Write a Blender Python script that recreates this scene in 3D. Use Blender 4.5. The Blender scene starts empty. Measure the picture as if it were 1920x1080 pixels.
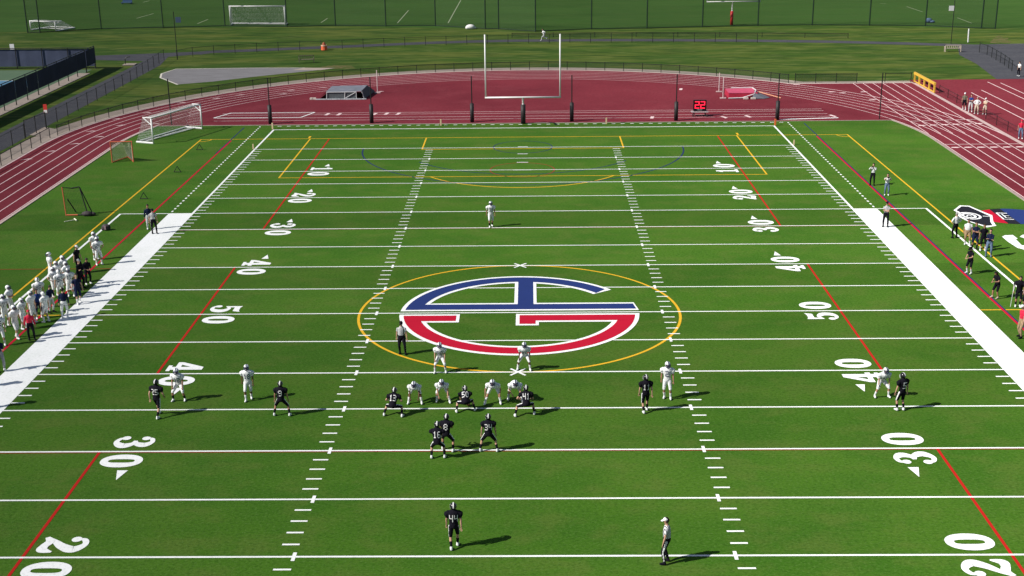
import bpy, math, random
import numpy as np
from mathutils import Vector, Matrix
from mathutils.bvhtree import BVHTree

random.seed(7)
rng = np.random.default_rng(7)
R = math.radians
sc = bpy.context.scene
C = sc.collection

# ------------------------------------------------------------------ camera
CAM = Vector((0.692, -69.682, 24.230))
YAW, PITCH, ROLL, FPX = -0.015681, 0.315481, -0.010982, 2417.45      # focal length in px of a 1920 px wide frame
_f = Vector((math.sin(YAW) * math.cos(PITCH), math.cos(YAW) * math.cos(PITCH), -math.sin(PITCH)))
_r0 = Vector((math.cos(YAW), -math.sin(YAW), 0))
_u0 = _r0.cross(_f)
_r = math.cos(ROLL) * _r0 + math.sin(ROLL) * _u0
_u = -math.sin(ROLL) * _r0 + math.cos(ROLL) * _u0
cd = bpy.data.cameras.new('camera')
cd.sensor_width = 36.0
cd.lens = FPX / 1920 * 36
cd.clip_start, cd.clip_end = 0.5, 3000
cam = bpy.data.objects.new('camera', cd)
C.objects.link(cam)
cam.matrix_world = Matrix(((_r.x, _u.x, -_f.x, CAM.x), (_r.y, _u.y, -_f.y, CAM.y), (_r.z, _u.z, -_f.z, CAM.z), (0, 0, 0, 1)))
sc.camera = cam

# ------------------------------------------------------------------ daylight
SUN_EL, SUN_AZ = R(40), R(21)           # elevation; shadows fall towards +X, a little towards +Y
w = bpy.data.worlds.new('World')
sc.world = w
w.use_nodes = True
nt = w.node_tree
sky = nt.nodes.new('ShaderNodeTexSky')
sky.sky_type = 'NISHITA'
sky.sun_disc = False
sky.sun_elevation = SUN_EL
sky.sun_rotation = math.atan2(-math.cos(SUN_AZ), -math.sin(SUN_AZ))
bg = nt.nodes['Background']
bg.inputs[1].default_value = 0.055
nt.links.new(sky.outputs[0], bg.inputs[0])
sd = bpy.data.lights.new('sun', 'SUN')
sd.energy = 4.3
sd.angle = R(0.5)
sd.color = (1.0, 0.955, 0.88)
sun = bpy.data.objects.new('sun', sd)
C.objects.link(sun)
sun.rotation_euler = Vector((math.cos(SUN_AZ) * math.cos(SUN_EL), math.sin(SUN_AZ) * math.cos(SUN_EL), -math.sin(SUN_EL))).to_track_quat('-Z', 'Y').to_euler()
sun.location = (-60, -20, 60)
sc.view_settings.view_transform = 'Standard'
sc.view_settings.look = 'None'
sc.view_settings.exposure = 0.32
sc.view_settings.gamma = 1.0
sc.view_settings.use_curve_mapping = False


def at(u, v, z=0.0):
    """a point of the ground, read off the photograph (1920 x 1080)"""
    d = _f + _r * ((u - 960) / FPX) - _u * ((v - 540) / FPX)
    t = (z - CAM.z) / d.z
    q = CAM + d * t
    return Vector((q.x, q.y, z))


# ------------------------------------------------------------------ materials
MATS = {}


def mat(name, col, rough=0.7, var=0.0, scale=3.0, bump=0.0, bscale=40.0, spec=0.3, emit=None, metal=0.0):
    if name in MATS:
        return MATS[name]
    m = bpy.data.materials.new(name)
    m.use_nodes = True
    t = m.node_tree
    b = t.nodes['Principled BSDF']
    b.inputs['Base Color'].default_value = (*col, 1)
    b.inputs['Roughness'].default_value = rough
    b.inputs['Specular IOR Level'].default_value = spec
    b.inputs['Metallic'].default_value = metal
    if emit:
        b.inputs['Emission Color'].default_value = (*emit[0], 1)
        b.inputs['Emission Strength'].default_value = emit[1]
    if var or bump:
        tc = t.nodes.new('ShaderNodeTexCoord')
    if var:
        n = t.nodes.new('ShaderNodeTexNoise')
        n.inputs['Scale'].default_value = scale
        n.inputs['Detail'].default_value = 5
        n.inputs['Roughness'].default_value = 0.65
        t.links.new(tc.outputs['Object'], n.inputs['Vector'])
        mp = t.nodes.new('ShaderNodeMapRange')
        mp.inputs[1].default_value, mp.inputs[2].default_value = 0.3, 0.7
        mp.inputs[3].default_value, mp.inputs[4].default_value = 1 - var, 1 + var
        t.links.new(n.outputs['Fac'], mp.inputs[0])
        mx = t.nodes.new('ShaderNodeVectorMath')
        mx.operation = 'SCALE'
        mx.inputs[0].default_value = col
        t.links.new(mp.outputs[0], mx.inputs['Scale'])
        t.links.new(mx.outputs[0], b.inputs['Base Color'])
    if bump:
        n2 = t.nodes.new('ShaderNodeTexNoise')
        n2.inputs['Scale'].default_value = bscale
        n2.inputs['Detail'].default_value = 3
        t.links.new(tc.outputs['Object'], n2.inputs['Vector'])
        bp = t.nodes.new('ShaderNodeBump')
        bp.inputs['Strength'].default_value = bump
        bp.inputs['Distance'].default_value = 0.03
        t.links.new(n2.outputs['Fac'], bp.inputs['Height'])
        t.links.new(bp.outputs[0], b.inputs['Normal'])
    MATS[name] = m
    return m


def layered(name, c0, layers, rough=0.85, bump=0.0, bscale=30.0, spec=0.06):
    """ground: base colour, then noise layers (colour, scale xyz, low, high, strength)"""
    if name in MATS:
        return MATS[name]
    m = bpy.data.materials.new(name)
    m.use_nodes = True
    t = m.node_tree
    b = t.nodes['Principled BSDF']
    b.inputs['Roughness'].default_value = rough
    b.inputs['Specular IOR Level'].default_value = spec
    b.inputs['Diffuse Roughness'].default_value = 1.0
    tc = t.nodes.new('ShaderNodeTexCoord')
    rgb = t.nodes.new('ShaderNodeRGB')
    rgb.outputs[0].default_value = (*c0, 1)
    prev = rgb.outputs[0]
    for i, (col, s, lo, hi, st) in enumerate(layers):
        mp = t.nodes.new('ShaderNodeMapping')
        mp.inputs['Scale'].default_value = s
        mp.inputs['Location'].default_value = (13.1 * i, 7.7 * i, 0)
        t.links.new(tc.outputs['Object'], mp.inputs[0])
        n = t.nodes.new('ShaderNodeTexNoise')
        n.inputs['Scale'].default_value = 1.0
        n.inputs['Detail'].default_value = 6
        n.inputs['Roughness'].default_value = 0.62
        t.links.new(mp.outputs[0], n.inputs['Vector'])
        mr = t.nodes.new('ShaderNodeMapRange')
        mr.inputs[1].default_value, mr.inputs[2].default_value = lo, hi
        mr.inputs[3].default_value, mr.inputs[4].default_value = 0, st
        t.links.new(n.outputs['Fac'], mr.inputs[0])
        mx = t.nodes.new('ShaderNodeMix')
        mx.data_type = 'RGBA'
        t.links.new(mr.outputs[0], mx.inputs['Factor'])
        t.links.new(prev, mx.inputs['A'])
        mx.inputs['B'].default_value = (*col, 1)
        prev = mx.outputs['Result']
    t.links.new(prev, b.inputs['Base Color'])
    if bump:
        n2 = t.nodes.new('ShaderNodeTexNoise')
        n2.inputs['Scale'].default_value = bscale
        n2.inputs['Detail'].default_value = 3
        t.links.new(tc.outputs['Object'], n2.inputs['Vector'])
        bp = t.nodes.new('ShaderNodeBump')
        bp.inputs['Strength'].default_value = bump
        bp.inputs['Distance'].default_value = 0.04
        t.links.new(n2.outputs['Fac'], bp.inputs['Height'])
        t.links.new(bp.outputs[0], b.inputs['Normal'])
    MATS[name] = m
    return m


def mesh_screen(name, col, cover, cell=0.0):
    """woven or linked mesh: mostly holes"""
    if name in MATS:
        return MATS[name]
    m = bpy.data.materials.new(name)
    m.use_nodes = True
    t = m.node_tree
    b = t.nodes['Principled BSDF']
    b.inputs['Base Color'].default_value = (*col, 1)
    b.inputs['Roughness'].default_value = 0.7
    b.inputs['Alpha'].default_value = cover
    MATS[name] = m
    return m


TURF = layered('turf', (0.052, 0.136, 0.011), [
    ((0.070, 0.150, 0.017), (0.040, 0.055, 1), 0.40, 0.62, 0.75),
    ((0.032, 0.106, 0.009), (0.13, 0.19, 1), 0.44, 0.62, 0.6),
    ((0.100, 0.142, 0.028), (0.45, 0.6, 1), 0.48, 0.64, 0.45),
    ((0.016, 0.056, 0.004), (6.0, 8.0, 1), 0.47, 0.62, 0.42),
    ((0.105, 0.195, 0.045), (8.0, 11.0, 1), 0.51, 0.66, 0.45),
], bump=0.5, bscale=14)


def roll_seams(m, period=4.572, amount=0.14):
    """each turf roll between two yard lines was brushed a little differently"""
    t = m.node_tree
    b = t.nodes['Principled BSDF']
    src = b.inputs['Base Color'].links[0].from_socket
    tc = t.nodes.new('ShaderNodeTexCoord')
    sx = t.nodes.new('ShaderNodeSeparateXYZ')
    t.links.new(tc.outputs['Object'], sx.inputs[0])
    dv = t.nodes.new('ShaderNodeMath')
    dv.operation = 'DIVIDE'
    dv.inputs[1].default_value = period
    t.links.new(sx.outputs['Y'], dv.inputs[0])
    fl = t.nodes.new('ShaderNodeMath')
    fl.operation = 'FLOOR'
    t.links.new(dv.outputs[0], fl.inputs[0])
    wn = t.nodes.new('ShaderNodeTexWhiteNoise')
    wn.noise_dimensions = '1D'
    t.links.new(fl.outputs[0], wn.inputs['W'])
    mr = t.nodes.new('ShaderNodeMapRange')
    mr.inputs[3].default_value, mr.inputs[4].default_value = 1 - amount, 1 + amount
    t.links.new(wn.outputs['Value'], mr.inputs[0])
    vm = t.nodes.new('ShaderNodeVectorMath')
    vm.operation = 'SCALE'
    t.links.new(src, vm.inputs[0])
    t.links.new(mr.outputs[0], vm.inputs['Scale'])
    t.links.new(vm.outputs[0], b.inputs['Base Color'])


roll_seams(TURF)
LAWN = layered('lawn', (0.046, 0.086, 0.013), [
    ((0.036, 0.076, 0.013), (0.05, 0.10, 1), 0.40, 0.60, 0.8),
    ((0.098, 0.118, 0.024), (0.06, 0.22, 1), 0.46, 0.62, 0.8),
    ((0.020, 0.048, 0.008), (0.16, 0.6, 1), 0.48, 0.62, 0.65),
    ((0.130, 0.150, 0.045), (0.22, 0.9, 1), 0.53, 0.66, 0.6),
], bump=0.5, bscale=6)
TRACK = layered('track_rubber', (0.190, 0.029, 0.041), [
    ((0.128, 0.018, 0.027), (0.05, 0.05, 1), 0.40, 0.62, 0.8),
    ((0.215, 0.044, 0.056), (0.3, 0.3, 1), 0.50, 0.70, 0.45),
    ((0.085, 0.015, 0.020), (3.0, 3.0, 1), 0.47, 0.66, 0.4),
], rough=0.8, bump=0.25, bscale=40)
ASPH = layered('asphalt', (0.060, 0.062, 0.074), [
    ((0.095, 0.095, 0.105), (0.3, 0.5, 1), 0.4, 0.7, 0.6),
    ((0.032, 0.033, 0.040), (3, 3, 1), 0.45, 0.7, 0.5)], rough=0.9)
CONC = layered('concrete', (0.36, 0.30, 0.26), [
    ((0.27, 0.23, 0.20), (0.7, 0.7, 1), 0.4, 0.7, 0.7),
    ((0.44, 0.38, 0.33), (5, 5, 1), 0.5, 0.75, 0.5)], rough=0.9)
GRAVEL = layered('fine_gravel', (0.20, 0.195, 0.205), [
    ((0.15, 0.145, 0.15), (0.4, 0.8, 1), 0.4, 0.7, 0.7),
    ((0.27, 0.26, 0.26), (4, 4, 1), 0.5, 0.75, 0.5)], rough=0.95)


def paint(name, col, wear=0.12):
    return layered('paint_' + name, col, [((col[0] * 0.8, col[1] * 0.84, col[2] * 0.8), (0.6, 0.6, 1), 0.4, 0.75, 0.5),
                                          ((0.35 * col[0] + 0.03, 0.35 * col[1] + 0.06, 0.35 * col[2] + 0.01), (7, 9, 1), 0.50, 0.68, wear * 3)],
                   rough=0.85)


P_WHITE = paint('white', (0.84, 0.85, 0.86), 0.10)
P_YELLOW = paint('yellow', (0.72, 0.42, 0.03))
P_RED = paint('red', (0.46, 0.016, 0.014))
P_FADE = paint('faded_red', (0.26, 0.045, 0.025))
P_CRIM = paint('crimson', (0.47, 0.009, 0.034), 0.05)
P_NAVY = paint('navy', (0.022, 0.040, 0.165), 0.05)
P_DNAVY = paint('dark_navy', (0.022, 0.035, 0.115))
P_BLACK = paint('black', (0.018, 0.018, 0.028), 0.05)
P_PINK = paint('track_white', (0.74, 0.56, 0.57), 0.12)

M_WHITE = mat('white_metal', (0.80, 0.80, 0.80), 0.4, spec=0.5)
M_BLACKM = mat('black_metal', (0.016, 0.018, 0.018), 0.5, var=0.2)
M_PAD = mat('pad_vinyl', (0.030, 0.026, 0.028), 0.55, var=0.25, scale=5)
M_NET = mat('white_cord', (0.70, 0.70, 0.70), 0.9)


# ------------------------------------------------------------------ mesh building
class MB:
    def __init__(s):
        s.v, s.f = [], []

    def add(s, vs, fs):
        o = len(s.v)
        s.v += [tuple(x) for x in vs]
        s.f += [tuple(i + o for i in q) for q in fs]
        return s

    def box(s, x0, x1, y0, y1, z0, z1):
        return s.add([(x0, y0, z0), (x1, y0, z0), (x1, y1, z0), (x0, y1, z0), (x0, y0, z1), (x1, y0, z1), (x1, y1, z1), (x0, y1, z1)],
                     [(0, 3, 2, 1), (4, 5, 6, 7), (0, 1, 5, 4), (1, 2, 6, 5), (2, 3, 7, 6), (3, 0, 4, 7)])

    def quad(s, a, b, c, d):
        return s.add([a, b, c, d], [(0, 1, 2, 3)])

    def flat(s, x0, x1, y0, y1, z):
        return s.quad((x0, y0, z), (x1, y0, z), (x1, y1, z), (x0, y1, z))

    def tube(s, a, b, r, r2=None, n=6):
        a, b = Vector(a), Vector(b)
        r2 = r if r2 is None else r2
        d = (b - a).normalized()
        p = d.orthogonal().normalized()
        q = d.cross(p)
        vs = []
        for c, rr in ((a, r), (b, r2)):
            for i in range(n):
                t = 2 * math.pi * i / n
                vs.append(c + rr * (math.cos(t) * p + math.sin(t) * q))
        fs = [(i, (i + 1) % n, n + (i + 1) % n, n + i) for i in range(n)]
        fs += [tuple(range(n))[::-1], tuple(range(n, 2 * n))]
        return s.add(vs, fs)

    def path(s, pts, r, n=6):
        for a, b in zip(pts, pts[1:]):
            s.tube(a, b, r, n=n)
        return s

    def strip(s, pts, wdt, z, closed=False):
        """flat ribbon along a 2-D polyline"""
        pts = [Vector((p[0], p[1])) for p in pts]
        n = len(pts)
        ws = wdt if isinstance(wdt, (list, tuple)) else [wdt] * n
        vs = []
        for i in range(n):
            if closed:
                t = pts[(i + 1) % n] - pts[i - 1]
            else:
                t = pts[min(i + 1, n - 1)] - pts[max(i - 1, 0)]
            t.normalize()
            nn = Vector((-t.y, t.x))
            h = ws[i] / 2
            vs += [(*(pts[i] + nn * h), z), (*(pts[i] - nn * h), z)]
        fs = []
        for i in range(n if closed else n - 1):
            j = (i + 1) % n
            fs.append((2 * i + 1, 2 * j + 1, 2 * j, 2 * i))
        return s.add(vs, fs)

    def poly(s, pts, z):
        return s.add([(p[0], p[1], z) for p in pts], [tuple(range(len(pts)))])

    def ring(s, cx, cy, r0, r1, z, a0=0, a1=2 * math.pi, n=72):
        full = abs(a1 - a0 - 2 * math.pi) < 1e-6
        k = n if full else n + 1
        vs = []
        for i in range(k):
            t = a0 + (a1 - a0) * i / n
            c, q = math.cos(t), math.sin(t)
            vs += [(cx + r0 * c, cy + r0 * q, z), (cx + r1 * c, cy + r1 * q, z)]
        fs = []
        for i in range(n):
            j = (i + 1) % k
            fs.append((2 * i, 2 * i + 1, 2 * j + 1, 2 * j))
        return s.add(vs, fs)

    def ball(s, c, rx, ry=None, rz=None, n=10, m=6):
        ry = rx if ry is None else ry
        rz = rx if rz is None else rz
        vs = [(c[0], c[1], c[2] - rz)]
        for j in range(1, m):
            p = -math.pi / 2 + math.pi * j / m
            for i in range(n):
                t = 2 * math.pi * i / n
                vs.append((c[0] + rx * math.cos(p) * math.cos(t), c[1] + ry * math.cos(p) * math.sin(t), c[2] + rz * math.sin(p)))
        vs.append((c[0], c[1], c[2] + rz))
        fs = [(0, 1 + (i + 1) % n, 1 + i) for i in range(n)]
        for j in range(m - 2):
            o = 1 + j * n
            fs += [(o + i, o + (i + 1) % n, o + n + (i + 1) % n, o + n + i) for i in range(n)]
        o = 1 + (m - 2) * n
        fs += [(o + i, o + (i + 1) % n, len(vs) - 1) for i in range(n)]
        return s.add(vs, fs)

    def mesh(s, name, m, smooth=False):
        me = bpy.data.meshes.new(name)
        me.from_pydata(s.v, [], s.f)
        if m:
            me.materials.append(m)
        if smooth:
            me.polygons.foreach_set('use_smooth', [True] * len(me.polygons))
        me.update()
        return me

    def build(s, name, m, parent=None, smooth=False, loc=None):
        return link(name, s.mesh(name, m, smooth), parent, loc)


def link(name, me, parent=None, loc=None):
    o = bpy.data.objects.new(name, me)
    C.objects.link(o)
    if parent:
        o.parent = parent
    if loc is not None:
        o.location = loc
    return o


def empty(name, loc=(0, 0, 0), rz=0.0):
    o = bpy.data.objects.new(name, None)
    o.empty_display_size = 0.3
    C.objects.link(o)
    o.location = loc
    o.rotation_euler = (0, 0, rz)
    return o


def tag(o, label=None, cat=None, group=None, kind=None):
    if label:
        o['label'] = label
    if cat:
        o['category'] = cat
    if group:
        o['group'] = group
    if kind:
        o['kind'] = kind
    return o


# ------------------------------------------------------------------ ground, track, turf
YD = 0.9144
YC, RI, LANE = 47.6, 38.0, 1.145         # centre of the bend, inner radius, lane width
RO = RI + 0.15 + 6 * LANE


def oval(r, n=64):
    pts = [(r * math.cos(t), YC + r * math.sin(t)) for t in np.linspace(0, math.pi, n)]
    pts += [(r * math.cos(t), -YC + r * math.sin(t)) for t in np.linspace(math.pi, 2 * math.pi, n)]
    return pts


g = MB()
g.flat(-900, 900, -500, 1500, -0.05)
tag(g.build('ground', LAWN), 'wide mown lawn around the stadium and up to the practice field', kind='structure')
mb = MB().poly(oval(RO + 2.4), -0.032)
mb.flat(24, 47.2, 70, 82.0, -0.036)
tag(mb.build('pavement', CONC), 'beige concrete apron round the outside of the running track', kind='structure')
mb = MB().poly(oval(RO), -0.020)
mb.flat(30, RO + 0.1, 40, 80.35, -0.024)
track = tag(mb.build('running_track', TRACK), 'dark red rubber running track with its end zone', kind='structure')
mb = MB().flat(RO + 0.2, 75, -60, 82.6, -0.028)
tag(mb.build('warm_up_track', TRACK), 'red rubber warm up area beside the home straight', kind='structure')
pts = [p for p in oval(RI - 0.25, 400) if abs(p[1]) <= 57.3]
a = math.sqrt((RI - 0.25) ** 2 - (57.3 - YC) ** 2)
up = sorted([p for p in pts if p[1] > 0], key=lambda p: math.atan2(p[1] - 0, p[0]))
rt = [p for p in pts if p[0] > 0]
lf = [p for p in pts if p[0] < 0]
rt.sort(key=lambda p: p[1])
lf.sort(key=lambda p: -p[1])
turf_poly = [(a, -57.3)] + rt + [(a, 57.3), (-a, 57.3)] + lf + [(-a, -57.3)]
turf = tag(MB().poly(turf_poly, 0.0).build('turf_field', TURF), 'green artificial turf football field with painted markings', kind='structure')
# low kerb round the turf
kb = MB()
o1, o2 = oval(RI - 0.27, 120), oval(RI - 0.05, 120)
n = len(o1)
vs = [(*p, 0.05) for p in o1] + [(*p, 0.05) for p in o2] + [(*p, -0.03) for p in o1] + [(*p, -0.03) for p in o2]
fs = []
for i in range(n):
    j = (i + 1) % n
    if abs(o1[i][1]) > 57.4 and abs(o1[j][1]) > 57.4:
        continue
    fs += [(i, n + i, n + j, j), (n + i, 3 * n + i, 3 * n + j, n + j), (i, j, 2 * n + j, 2 * n + i)]
kb.add(vs, fs)
kb.box(-a, a, 57.3, 57.42, -0.03, 0.035)
kb.build('kerb', mat('kerb_concrete', (0.42, 0.33, 0.30), 0.9, var=0.2, scale=4), track)


def mark(name, m, mbk, parent=turf):
    return mbk.build(name, m, parent)


# --- white gridiron
SL = 24.36
LW = 0.118
for k in range(-8, 11):
    y = k * 4.572
    z = 0.010
    mark('yard_line', P_WHITE, MB().flat(-SL, SL, y - LW / 2, y + LW / 2, z))
for s in (-1, 1):
    mark('boundary_band', P_WHITE, MB().flat(min(s * SL, s * 26.22), max(s * SL, s * 26.22), -22.92, 22.92, 0.0095))
    mark('sideline', P_WHITE, MB().flat(min(s * SL, s * (SL + 0.17)), max(s * SL, s * (SL + 0.17)), 22.92, 54.86, 0.0095))
    mark('sideline', P_WHITE, MB().flat(min(s * SL, s * (SL + 0.17)), max(s * SL, s * (SL + 0.17)), -54.86, -22.92, 0.0095))
    mark('team_box_line', P_WHITE, MB().flat(min(s * 29.75, s * 29.92), max(s * 29.75, s * 29.92), -22.9, 22.9, 0.0095))
    for t in (-1, 1):
        mark('team_box_line', P_WHITE, MB().flat(min(s * 26.24, s * 29.74), max(s * 26.24, s * 29.74), t * 22.86 - 0.07, t * 22.86 + 0.07, 0.0095))
mark('end_line', P_WHITE, MB().flat(-SL - 0.17, SL + 0.17, 54.87, 55.04, 0.0095))
tick = MB().flat(-0.33, 0.33, -0.058, 0.058, 0).mesh('hash_mark', P_WHITE)
cross = MB().flat(-0.07, 0.07, -0.31, 0.31, 0).mesh('hash_mark_cross', P_WHITE)
for k in range(-32, 50):
    if k % 5 == 0:
        for s in (-1, 1):
            link('hash_cross', cross, turf, (s * 8.17, k * YD, 0.0135))
        continue
    for x in (-24.36 + 0.36, -8.44, 8.44, 24.36 - 0.36):
        link('hash_mark', tick, turf, (x, k * YD, 0.010))
# dotted restraining lines
dot = MB().flat(-0.07, 0.07, -0.17, 0.17, 0).mesh('restraining_dash', P_WHITE)
dash = MB().flat(-0.19, 0.19, -0.075, 0.075, 0).mesh('end_dash', P_WHITE)
for s in (-1, 1):
    for i in range(42):
        link('restraining_dash', dot, turf, (s * 26.12, 23.5 + i * 0.805, 0.010))
for i in range(55):
    link('end_dash', dash, turf, (-24.2 + i * 0.92, 56.74, 0.010))
# --- soccer lines (yellow)
YW = 0.13
for s in (-1, 1):
    mark('soccer_touch_line', P_YELLOW, MB().flat(s * 30.5 - YW / 2, s * 30.5 + YW / 2, -50.4, 50.4, 0.005))
    mark('penalty_area_line', P_YELLOW, MB().flat(s * 20.12 - YW / 2, s * 20.12 + YW / 2, 34.34, 50.38, 0.005))
    mark('goal_area_line', P_YELLOW, MB().flat(s * 9.12 - YW / 2, s * 9.12 + YW / 2, 45.3, 50.38, 0.005))
    mark('halfway_line', P_YELLOW, MB().flat(min(s * 26.25, s * 30.4), max(s * 26.25, s * 30.4), -0.06, 0.06, 0.005))
    mark('corner_tick', P_YELLOW, MB().flat(s * 20.3 - 0.1, s * 20.3 + 0.1, 50.7, 51.6, 0.005))
    mark('corner_arc', P_YELLOW, MB().ring(s * 30.4, 50.35, 0.85, 0.97, 0.0065, math.pi * (1 if s > 0 else 1.5), math.pi * (1.5 if s > 0 else 2), 8))
mark('soccer_goal_line', P_YELLOW, MB().flat(-30.56, 30.56, 50.4, 50.52, 0.005))
mark('penalty_area_line', P_YELLOW, MB().flat(-20.18, 20.18, 34.2, 34.32, 0.005))
mark('goal_area_line', P_YELLOW, MB().flat(-9.18, 9.18, 45.12, 45.24, 0.005))
mark('centre_circle', P_YELLOW, MB().ring(0, 0, 9.07, 9.22, 0.0065, n=120))
a0 = math.asin(5.1 / 9.15)
mark('penalty_arc', P_YELLOW, MB().ring(0, 39.4, 9.08, 9.21, 0.0065, math.pi + a0, 2 * math.pi - a0, 40))
# --- lacrosse lines (red and navy)
for s in (-1, 1):
    for y0, y1 in ((18.3, 50.2), (-9.15, 9.15), (-50.2, -18.3)):
        mark('lacrosse_line', P_RED, MB().flat(s * 18.3 - 0.065, s * 18.3 + 0.065, y0, y1, 0.0078))
    mark('team_area_line', P_CRIM, MB().flat(s * 27.5 - 0.075, s * 27.5 + 0.075, -50.0, 49.8, 0.0072))
    x = s * 27.62
    mark('team_area_line', P_DNAVY, MB().flat(x - 0.055, x + 0.055, -50 if s > 0 else 44, 56.2, 0.0060))
    y = s * 18.29
    mark('restraining_line', P_FADE, MB().flat(-24.3, 24.3, y - 0.14, y - 0.07, 0.0072))
    if s < 0:
        mark('restraining_line', P_FADE, MB().flat(min(s * 26.3, s * 37), max(s * 26.3, s * 37), 9.0, 9.1, 0.0050))
mark('goal_fan', P_DNAVY, MB().ring(0, 45.6, 14.42, 14.55, 0.0065, math.pi * 1.0, math.pi * 2.0, 64))
mark('goal_arc', P_DNAVY, MB().ring(0, 45.6, 10.55, 10.67, 0.0065, math.pi * 1.18, math.pi * 1.82, 48))
mark('goal_circle', P_DNAVY, MB().ring(0, 45.9, 2.62, 2.72, 0.0065))
mark('crease_circle', P_FADE, MB().ring(0, 36.6, 2.66, 2.76, 0.0072))
for y, h in ((45.95, 0.45), (42.9, 0.45), (39.46, 0.5), (36.5, 0.8)):
    mark('goal_spot', P_WHITE, MB().flat(-h, h, y - 0.07, y + 0.07, 0.0145))
for s in (-1, 1):
    mb = MB()
    for q in (-1, 1):
        mb.strip([(-0.38, -0.5 * q * 0.9), (0.38, 0.5 * q * 0.9)], 0.12, 0.0140 + 0.002 * q)
    mark('centre_cross', P_WHITE, mb).location = (0, s * 9.144, 0)


# --- yard numbers
def smooth_path(P, n=10):
    out = []
    P = [Vector(p) for p in P]
    for i in range(len(P) - 1):
        p0, p1, p2, p3 = P[max(i - 1, 0)], P[i], P[i + 1], P[min(i + 2, len(P) - 1)]
        for k in range(n):
            t = k / n
            out.append(0.5 * ((2 * p1) + (p2 - p0) * t + (2 * p0 - 5 * p1 + 4 * p2 - p3) * t * t + (3 * p1 - p0 - 3 * p2 + p3) * t ** 3))
    out.append(P[-1])
    return out


def stroke(mb, P, z, n=8):
    q = smooth_path([(p[0], p[1], p[2]) for p in P], n)
    mb.strip([(p.x, p.y) for p in q], [p.z for p in q], z)


def disc(mb, x, y, r, z):
    mb.poly([(x + r * math.cos(t), y + r * math.sin(t)) for t in np.linspace(0, 2 * math.pi, 17)[:-1]], z)


def glyph(d):
    mb = MB()
    z = 0.0125
    if d == '0':
        N = 48
        vs = []
        for i in range(N):
            t = 2 * math.pi * i / N
            c, s = math.cos(t), math.sin(t)
            e = lambda v, k: math.copysign(abs(v) ** k, v)
            vs += [(0.17 * e(c, 0.6), 0.915 + 0.57 * e(s, 0.7), z), (0.63 * e(c, 0.92), 0.915 + 0.915 * e(s, 0.92), z)]
        mb.add(vs, [(2 * i, 2 * i + 1, 2 * ((i + 1) % N) + 1, 2 * ((i + 1) % N)) for i in range(N)])
    elif d == '3':
        stroke(mb, [(-0.40, 1.36, 0.10), (-0.36, 1.62, 0.20), (-0.02, 1.70, 0.24), (0.27, 1.42, 0.46), (0.12, 1.04, 0.30), (-0.16, 0.96, 0.14)], z)
        stroke(mb, [(-0.16, 0.94, 0.14), (0.16, 0.88, 0.30), (0.36, 0.50, 0.50), (0.02, 0.13, 0.26), (-0.36, 0.22, 0.20), (-0.44, 0.50, 0.10)], z + 0.002)
        disc(mb, -0.40, 1.36, 0.19, z + 0.004)
        disc(mb, -0.43, 0.46, 0.20, z + 0.006)
    elif d == '2':
        stroke(mb, [(-0.42, 1.30, 0.10), (-0.36, 1.60, 0.22), (0.00, 1.70, 0.26), (0.36, 1.36, 0.48), (0.14, 0.90, 0.40), (-0.22, 0.52, 0.26), (-0.50, 0.14, 0.20)], z)
        disc(mb, -0.40, 1.28, 0.20, z + 0.002)
        stroke(mb, [(-0.56, 0.10, 0.18), (-0.25, 0.30, 0.34), (0.10, 0.20, 0.34), (0.40, 0.22, 0.40), (0.56, 0.62, 0.10)], z + 0.004)
    elif d == '4':
        mb.poly([(0.02, 1.83), (0.40, 1.83), (-0.28, 0.66), (-0.63, 0.66)], z)
        mb.poly([(-0.63, 0.40), (0.63, 0.40), (0.63, 0.66), (-0.63, 0.66)], z + 0.002)
        mb.poly([(0.02, 0.0), (0.42, 0.0), (0.42, 1.83), (0.02, 1.83)], z + 0.004)
        mb.poly([(-0.18, 0.0), (0.60, 0.0), (0.60, 0.20), (-0.18, 0.20)], z + 0.006)
    elif d == '5':
        mb.poly([(-0.46, 1.83), (-0.20, 1.74), (0.25, 1.74), (0.54, 1.83), (0.42, 1.40), (-0.46, 1.40)], z)
        mb.poly([(-0.46, 0.86), (-0.24, 0.94), (-0.24, 1.5), (-0.46, 1.5)], z + 0.002)
        stroke(mb, [(-0.40, 0.92, 0.12), (-0.05, 1.10, 0.22), (0.34, 0.82, 0.46), (0.32, 0.40, 0.46), (0.0, 0.13, 0.24), (-0.36, 0.22, 0.18), (-0.44, 0.46, 0.10)], z + 0.004)
        disc(mb, -0.42, 0.44, 0.20, z + 0.006)
    elif d == '1':
        mb.poly([(-0.20, 0.0), (0.20, 0.0), (0.20, 1.83), (-0.20, 1.83)], z)
        mb.poly([(-0.50, 0.0), (0.50, 0.0), (0.50, 0.24), (-0.50, 0.24)], z + 0.002)
        mb.poly([(-0.48, 1.30), (-0.1, 1.36), (0.0, 1.83), (-0.12, 1.83)], z + 0.004)
    return mb.mesh('digit_' + d, P_WHITE)


GL = {d: glyph(d) for d in '012345'}
arrow = MB().poly([(-0.23, 0), (0.23, 0), (0.0, 0.92)], 0.0125).mesh('number_arrow', P_WHITE)
for k, txt in ((0, '50'), (10, '40'), (20, '30'), (30, '20'), (40, '10'), (-10, '40'), (-20, '30'), (-30, '20')):
    yl = k * YD
    for s in (-1, 1):
        for i, d in enumerate(txt):
            yy = yl - s * -1 * (0.95 if i == 1 else -0.95)
            o = link('number_digit', GL[d], turf, (s * 17.98, yy, 0))
            o.rotation_euler = (0, 0, R(90) if s > 0 else R(-90))
        if k:
            h = 1 if k > 0 else -1
            o = link('number_arrow', arrow, turf, (s * 16.74, yl + h * 1.87, 0))
            o.rotation_euler = (0, 0, 0 if h > 0 else math.pi)


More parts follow.
